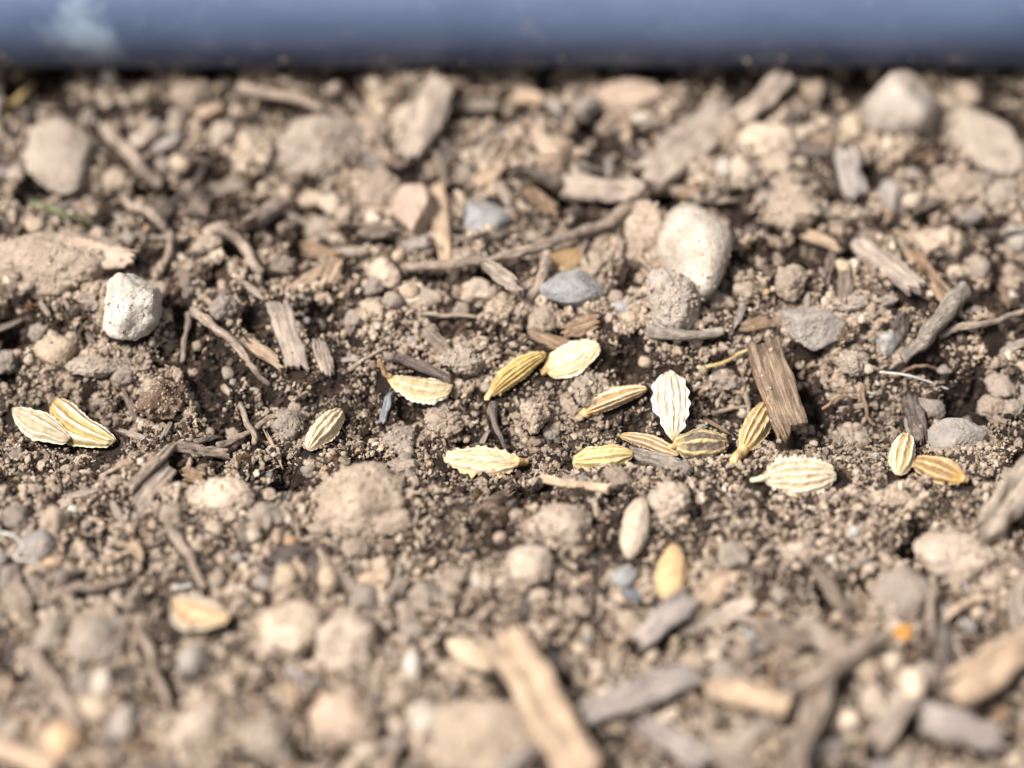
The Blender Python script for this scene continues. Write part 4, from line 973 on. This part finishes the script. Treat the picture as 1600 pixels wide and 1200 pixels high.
LOOSE = []
def scatter(count, kind):
    done, tries = 0, 0
    while done < count and tries < count * 60:
        tries += 1
        px, py = random.uniform(-40, 1640), random.uniform(112, 1215)
        q, t = spot(px, py)
        if q[1] > PIPE_Y - 0.3: continue
        infur = 480 < py < 790
        if px > 640 and 760 < py < 875 and random.random() < 0.75: continue      # fine grit, few loose pieces
        if px > 1100 and 760 < py < 860 and random.random() < 0.6: continue
        if kind == 'clod':
            s = random.choice((24, 28, 32, 38, 46, 58)) * 0.8 if infur else random.choice((20, 24, 28, 34, 42, 54))
            r = s / 200 * t
            if near(q[0], q[1], PRI, 0.12 + r) < 0 or near(q[0], q[1], CAPS, r * 0.55) < 0: continue
            hz, vz = zone(px, py)
            mk = random.choice(('clod', 'clod_grey', 'clod', 'clod_pale') if py < 480 or py > 780 else ('clod', 'clod_grey', 'clod_grey'))
            ob = place_rock("soil_clod", 'clod', px, py, s * random.uniform(0.9, 1.35), s, random.uniform(0, 360), mk, None, None, mesh=random.choice(clod_meshes[mk]), sit=random.uniform(-0.05, 0.4))
        elif kind == 'pebble':
            s = random.choice((13, 15, 18, 22, 28)) * (0.75 if infur else 1.1)
            r = s / 200 * t
            if near(q[0], q[1], PRI, 0.10 + r) < 0 or near(q[0], q[1], CAPS, r * 0.6) < 0: continue
            hz, vz = zone(px, py)
            ob = place_rock("pebble", 'pebble', px, py, s * random.uniform(0.85, 1.3), s, random.uniform(0, 360), None, None, None, mesh=random.choice(peb_meshes), sit=random.uniform(0.4, 0.8))
        else:
            woody = px > 1050 and py > 860
            if infur and random.random() < 0.6: continue
            if not woody and py > 800 and random.random() < 0.5: continue
            L = random.uniform(28, 80) * (1.2 if woody else 0.85); w = random.choice((6, 8, 10, 12, 15, 20, 26)) * (1.3 if woody else 1.0)
            a = random.uniform(0, math.pi)
            e = (px + math.cos(a) * L, py + math.sin(a) * L * 0.75)
            if e[1] < 118 or e[1] > 1240: continue
            q2, _ = spot(*e)
            if min(near(q[0], q[1], PRI, 0.2), near(q2[0], q2[1], PRI, 0.2), near((q[0] + q2[0]) / 2, (q[1] + q2[1]) / 2, PRI, 0.2)) < 0: continue
            if near((q[0] + q2[0]) / 2, (q[1] + q2[1]) / 2, CAPS, 0.05) < 0: continue
            hz, vz = zone(px, py)
            ob = place_chip("splinter", (px, py), e, w, None, None, thick=random.uniform(0.4, 0.8), lift=(random.uniform(-0.06, 0.12), random.uniform(-0.02, 0.16)), mesh=random.choice(spl_meshes))
        LOOSE.append((ob, kind, (px, py), vz, hz)); done += 1
    return done
scatter(280, 'clod'); scatter(230, 'splinter'); scatter(120, 'pebble')

def name_loose():
    """each loose piece is named after the landmark it lies nearest to, on one side of it"""
    bpy.context.view_layer.update()
    tone = {'dry_soil_clod': 'brown', 'grey_soil_clod': 'grey', 'pale_soil_clod': 'pale', 'peach_soil_clod': 'peach', 'tan_stone': 'tan', 'grey_stone': 'grey', 'cream_stone': 'cream', 'rusty_stone': 'rusty',
            'grey_wood': 'grey', 'tan_wood': 'tan', 'dry_twig': 'tan', 'weathered_wood': 'brown', 'violet_grey_wood': 'grey', 'dark_wood': 'dark'}
    what = {'clod': ('soil crumb', 'soil crumb', 'loose soil crumbs'), 'pebble': ('pebble', 'pebble', 'loose tiny pebbles'), 'splinter': ('wood splinter', 'splinter', 'loose wood splinters')}
    cuts = (' close', ' standing', ' right', ' left', ' at ', ' near', ' above', ' behind', ' under', ' just', ' up ', ' on ', ' in ', ' below', ' between', ' touching', ' cut ', ' by ', ' beside', ' with', ' leaning', ' lying', ' resting', ' curled', ' running', ' slanting into', ' pointing', ' crossing', ' hanging', ' reaching', ' of ', ' inside', ', ', ' partly', ' half', ' ending', ' alone', ' striped', ' parallel', ' against')
    marks = {}
    for o in sc.objects:
        if o.parent is None and 'label' in o and o.get('category') and o.name != 'pipe':
            t = o['label']
            k = min([t.find(c) for c in cuts if t.find(c) > 0] or [len(t)])
            t = t[:k]
            marks.setdefault(t, []).append(o)
    lm = []
    for t, os_ in marks.items():
        if len(os_) == 1 and 2 <= len(t.split()) <= 6:
            p = os_[0].matrix_world.translation
            a, b = pixel(np.array([p[0]]), np.array([p[1]]), np.array([p[2]]))
            lm.append((t, float(a[0]), float(b[0])))
    cand = []
    for i, (o, kind, (px, py), vz, hz) in enumerate(LOOSE):
        c = tone[o.data.materials[0].name.split('.')[0]]
        for t, a, b in lm:
            dx, dy = px - a, (py - b) * 1.15
            d = math.hypot(dx, dy)
            if d > 420: continue
            side = ('right of' if dx > 0 else 'left of') if abs(dx) > abs(dy) else ('in front of' if dy > 0 else 'behind')
            cand.append((d, i, (c, kind, t, side)))
    cand.sort(key=lambda e: e[0])
    got, taken = {}, set()
    for d, i, key in cand:
        if key in taken: continue                 # only the nearest of its colour on that side may claim the landmark
        taken.add(key)
        if i not in got: got[i] = key
    for d, i, key in cand:                         # the rest: second nearest on that side
        k2 = key + (2,)
        if i in got or k2 in taken: continue
        taken.add(k2); got[i] = k2
    n = 0
    for i, (o, kind, pp, vz, hz) in enumerate(LOOSE):
        w = what[kind]
        if i in got:
            c, _, t, side = got[i][:4]
            lab = "%s %s %s just %s the %s" % ("second nearest" if len(got[i]) == 5 else "nearest", c, w[0], side, t)
            if len(got[i]) == 5: lab = lab.replace(' just ', ' ')
        else:
            lab = "small loose %s %s, %s part" % (w[0], vz, hz); n += 1
        tag(o, lab, w[1], w[2])
    print("loose pieces without a landmark:", n)
name_loose()

# ------------------------------------------------------------------ uncountable crumbs and grains of soil
crumb_col = bpy.data.collections.new("crumb_shapes")
for k in range(10):
    v, f = rock('crumb' if k < 8 else 'pebble' if k < 9 else 'angular', 700 + k, 4 if k < 8 else 3)
    crumb_col.objects.link(bpy.data.objects.new("crumb_%02d" % k, mesh_from("crumb_%02d" % k, v, f, M['crumb'])))

def crumbs(name, n, smin, smax, zlo, zhi, label, keep_pri, keep_caps, seed, power=2.0, fur=1.0, clump=0.3, hollow=-9.0, moist=False, extra=None, carry=0, esize=(0.010, 0.034)):
    rng = np.random.default_rng(seed)
    x = rng.uniform(-12.5, 12.5, n); y = rng.uniform(-9.2, PIPE_Y + 0.6, n)
    inside = np.abs(x) < 10.2 + 0.12 * y
    dens = fbm(p2(x * 0.8, y * 0.8, seed), seed, 3)
    ok = inside & (dens > -clump - rng.uniform(0, 0.35, n))
    x, y = x[ok], y[ok]
    ok = h(x, y, HLOC) > np.where(y < -1.9, hollow - 0.13, hollow) + rng.uniform(-0.06, 0.06, len(x))       # hollows left bare, so the darkened moist soil deepens their shade
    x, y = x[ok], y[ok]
    s = smin + (smax - smin) * rng.uniform(0, 1, len(x)) ** power
    infur = np.exp(-((y + 0.3) / 1.6) ** 2)
    s = s * (1 - (1 - fur) * infur)
    grit = np.exp(-((y + 2.7) / 0.85) ** 2) * np.clip((x + 2.5) / 2.0, 0, 1)
    s = s * (1 - 0.6 * (smax > 0.1) * grit)
    z = h(x, y) + s * rng.uniform(zlo, zhi, len(x))
    ok = (near(x, y, PRI, keep_pri) > s * 0.5) & (near(x, y, CAPS, keep_caps) > 0)
    x, y, z, s = x[ok], y[ok], z[ok], s[ok]
    if extra is not None:
        e = np.concatenate(extra)
        x, y, z = np.concatenate([x, e[:, 0]]), np.concatenate([y, e[:, 1]]), np.concatenate([z, e[:, 2]])
        s = np.concatenate([s, rng.uniform(*esize, len(e)) * rng.uniform(0.6, 1.3, len(e))])
    if carry:
        d = rng.normal(size=(len(x) * carry, 3)); d[:, 2] = np.abs(d[:, 2]) * 0.8; d /= np.linalg.norm(d, axis=1)[:, None]
        q = np.stack([x, y, z], 1).repeat(carry, 0) + d * (s.repeat(carry) * 0.72)[:, None]
        DUST.append(q[rng.uniform(0, 1, len(q)) < 0.8])
    k = len(x)
    me = bpy.data.meshes.new(name)
    me.vertices.add(k); me.vertices.foreach_set("co", np.stack([x, y, z], 1).ravel())
    rot = rng.uniform(0, 6.283, (k, 3))
    scl = s[:, None] * rng.uniform(0.42, 1.5, (k, 3)) * np.where(rng.uniform(0, 1, (k, 1)) < 0.3, np.array([[1.15, 1.0, 0.5]]), 1.0)
    pal = np.array([(0.39, 0.304, 0.228), (0.465, 0.370, 0.283), (0.355, 0.288, 0.228), (0.54, 0.445, 0.350), (0.28, 0.208, 0.150), (0.415, 0.346, 0.283), (0.52, 0.42, 0.305), (0.58, 0.52, 0.44), (0.44, 0.29, 0.17), (0.23, 0.215, 0.20), (0.15, 0.105, 0.075)])
    if moist: pal = np.array([(0.050, 0.034, 0.024), (0.075, 0.053, 0.039), (0.036, 0.024, 0.018), (0.12, 0.088, 0.067), (0.025, 0.017, 0.013), (0.065, 0.047, 0.037), (0.10, 0.062, 0.036), (0.19, 0.15, 0.118), (0.12, 0.06, 0.025), (0.06, 0.06, 0.06), (0.03, 0.02, 0.015)])  # moist tones taken darker, with the shade of the gaps in the colour
    pr = np.array([.22, .22, .15, .12, .1, .1, .04, .015, .006, .01, .04]); pr /= pr.sum()
    pick = rng.choice(len(pal), k, p=pr)
    if extra is not None: pick[-len(e):] = rng.choice(6, len(e), p=[.3, .3, .15, .1, .03, .12])      # settled grains are dry
    col = pal[pick] * rng.uniform(0.8, 1.18, (k, 1))
    # moist soil in the furrow is darker
    wet = np.clip(np.exp(-((y + 0.35) / 0.9) ** 2) * (0.55 + 0.9 * vnoise(p2(x * 0.9, y * 0.9), 77)), 0, 1)
    col = col * (1 - 0.30 * wet[:, None])
    for nm, tp, arr in (("rot", 'FLOAT_VECTOR', rot), ("scl", 'FLOAT_VECTOR', scl)):
        at = me.attributes.new(nm, tp, 'POINT'); at.data.foreach_set("vector", arr.ravel().astype(np.float32))
    at = me.attributes.new("pick", 'INT', 'POINT'); at.data.foreach_set("value", rng.integers(0, 10, k).astype(np.int32))
    at = me.attributes.new("tint", 'FLOAT_COLOR', 'POINT'); at.data.foreach_set("color", np.concatenate([col, np.ones((k, 1))], 1).ravel().astype(np.float32))
    me.update()
    o = link(name, me); o["kind"] = "stuff"; o["label"] = label; o["category"] = "soil crumbs"
    ng = bpy.data.node_groups.new(name + "_nodes", 'GeometryNodeTree')
    ng.interface.new_socket("Geometry", in_out='INPUT', socket_type='NodeSocketGeometry')
    ng.interface.new_socket("Geometry", in_out='OUTPUT', socket_type='NodeSocketGeometry')
    N, Lk = ng.nodes, ng.links
    gi, go = N.new("NodeGroupInput"), N.new("NodeGroupOutput")
    ci = N.new("GeometryNodeCollectionInfo"); ci.inputs["Collection"].default_value = crumb_col
    ci.inputs["Separate Children"].default_value = True; ci.inputs["Reset Children"].default_value = True
    iop = N.new("GeometryNodeInstanceOnPoints"); iop.inputs["Pick Instance"].default_value = True
    def attr(nm, tp):
        a = N.new("GeometryNodeInputNamedAttribute"); a.data_type = tp; a.inputs["Name"].default_value = nm
        return a.outputs["Attribute"]
    er = N.new("FunctionNodeEulerToRotation"); Lk.new(attr("rot", 'FLOAT_VECTOR'), er.inputs[0])
    Lk.new(gi.outputs[0], iop.inputs["Points"]); Lk.new(ci.outputs[0], iop.inputs["Instance"])
    Lk.new(attr("pick", 'INT'), iop.inputs["Instance Index"]); Lk.new(er.outputs[0], iop.inputs["Rotation"])
    Lk.new(attr("scl", 'FLOAT_VECTOR'), iop.inputs["Scale"]); Lk.new(iop.outputs[0], go.inputs[0])
    md = o.modifiers.new("sow", 'NODES'); md.node_group = ng
    print(name, k)

crumbs("moist_shade_crumbs", 150000, 0.016, 0.075, -0.2, 1.0, "moist crumbs of soil, darkened as painted shade in the gaps", -0.1, -0.05, 24, 1.6, 0.8, 9.0, -9.0, True)
crumbs("coarse_soil_crumbs", 26000, 0.045, 0.15, -0.1, 0.8, "coarse crumbs of dry soil strewn over the bed", 0.0, 0.02, 21, 2.2, 0.55, 0.1, -0.05, carry=4)
crumbs("soil_crumbs", 130000, 0.022, 0.070, 0.2, 1.8, "small crumbs of dry soil strewn over the bed", -0.1, 0.0, 22, 1.5, 0.75, 0.1, -0.05, extra=BANK, esize=(0.02, 0.075))
crumbs("soil_grains", 260000, 0.009, 0.032, 0.4, 3.0, "fine grains of soil between the crumbs", -0.2, -0.03, 23, 1.2, 0.85, 0.2, -0.07, False, DUST)
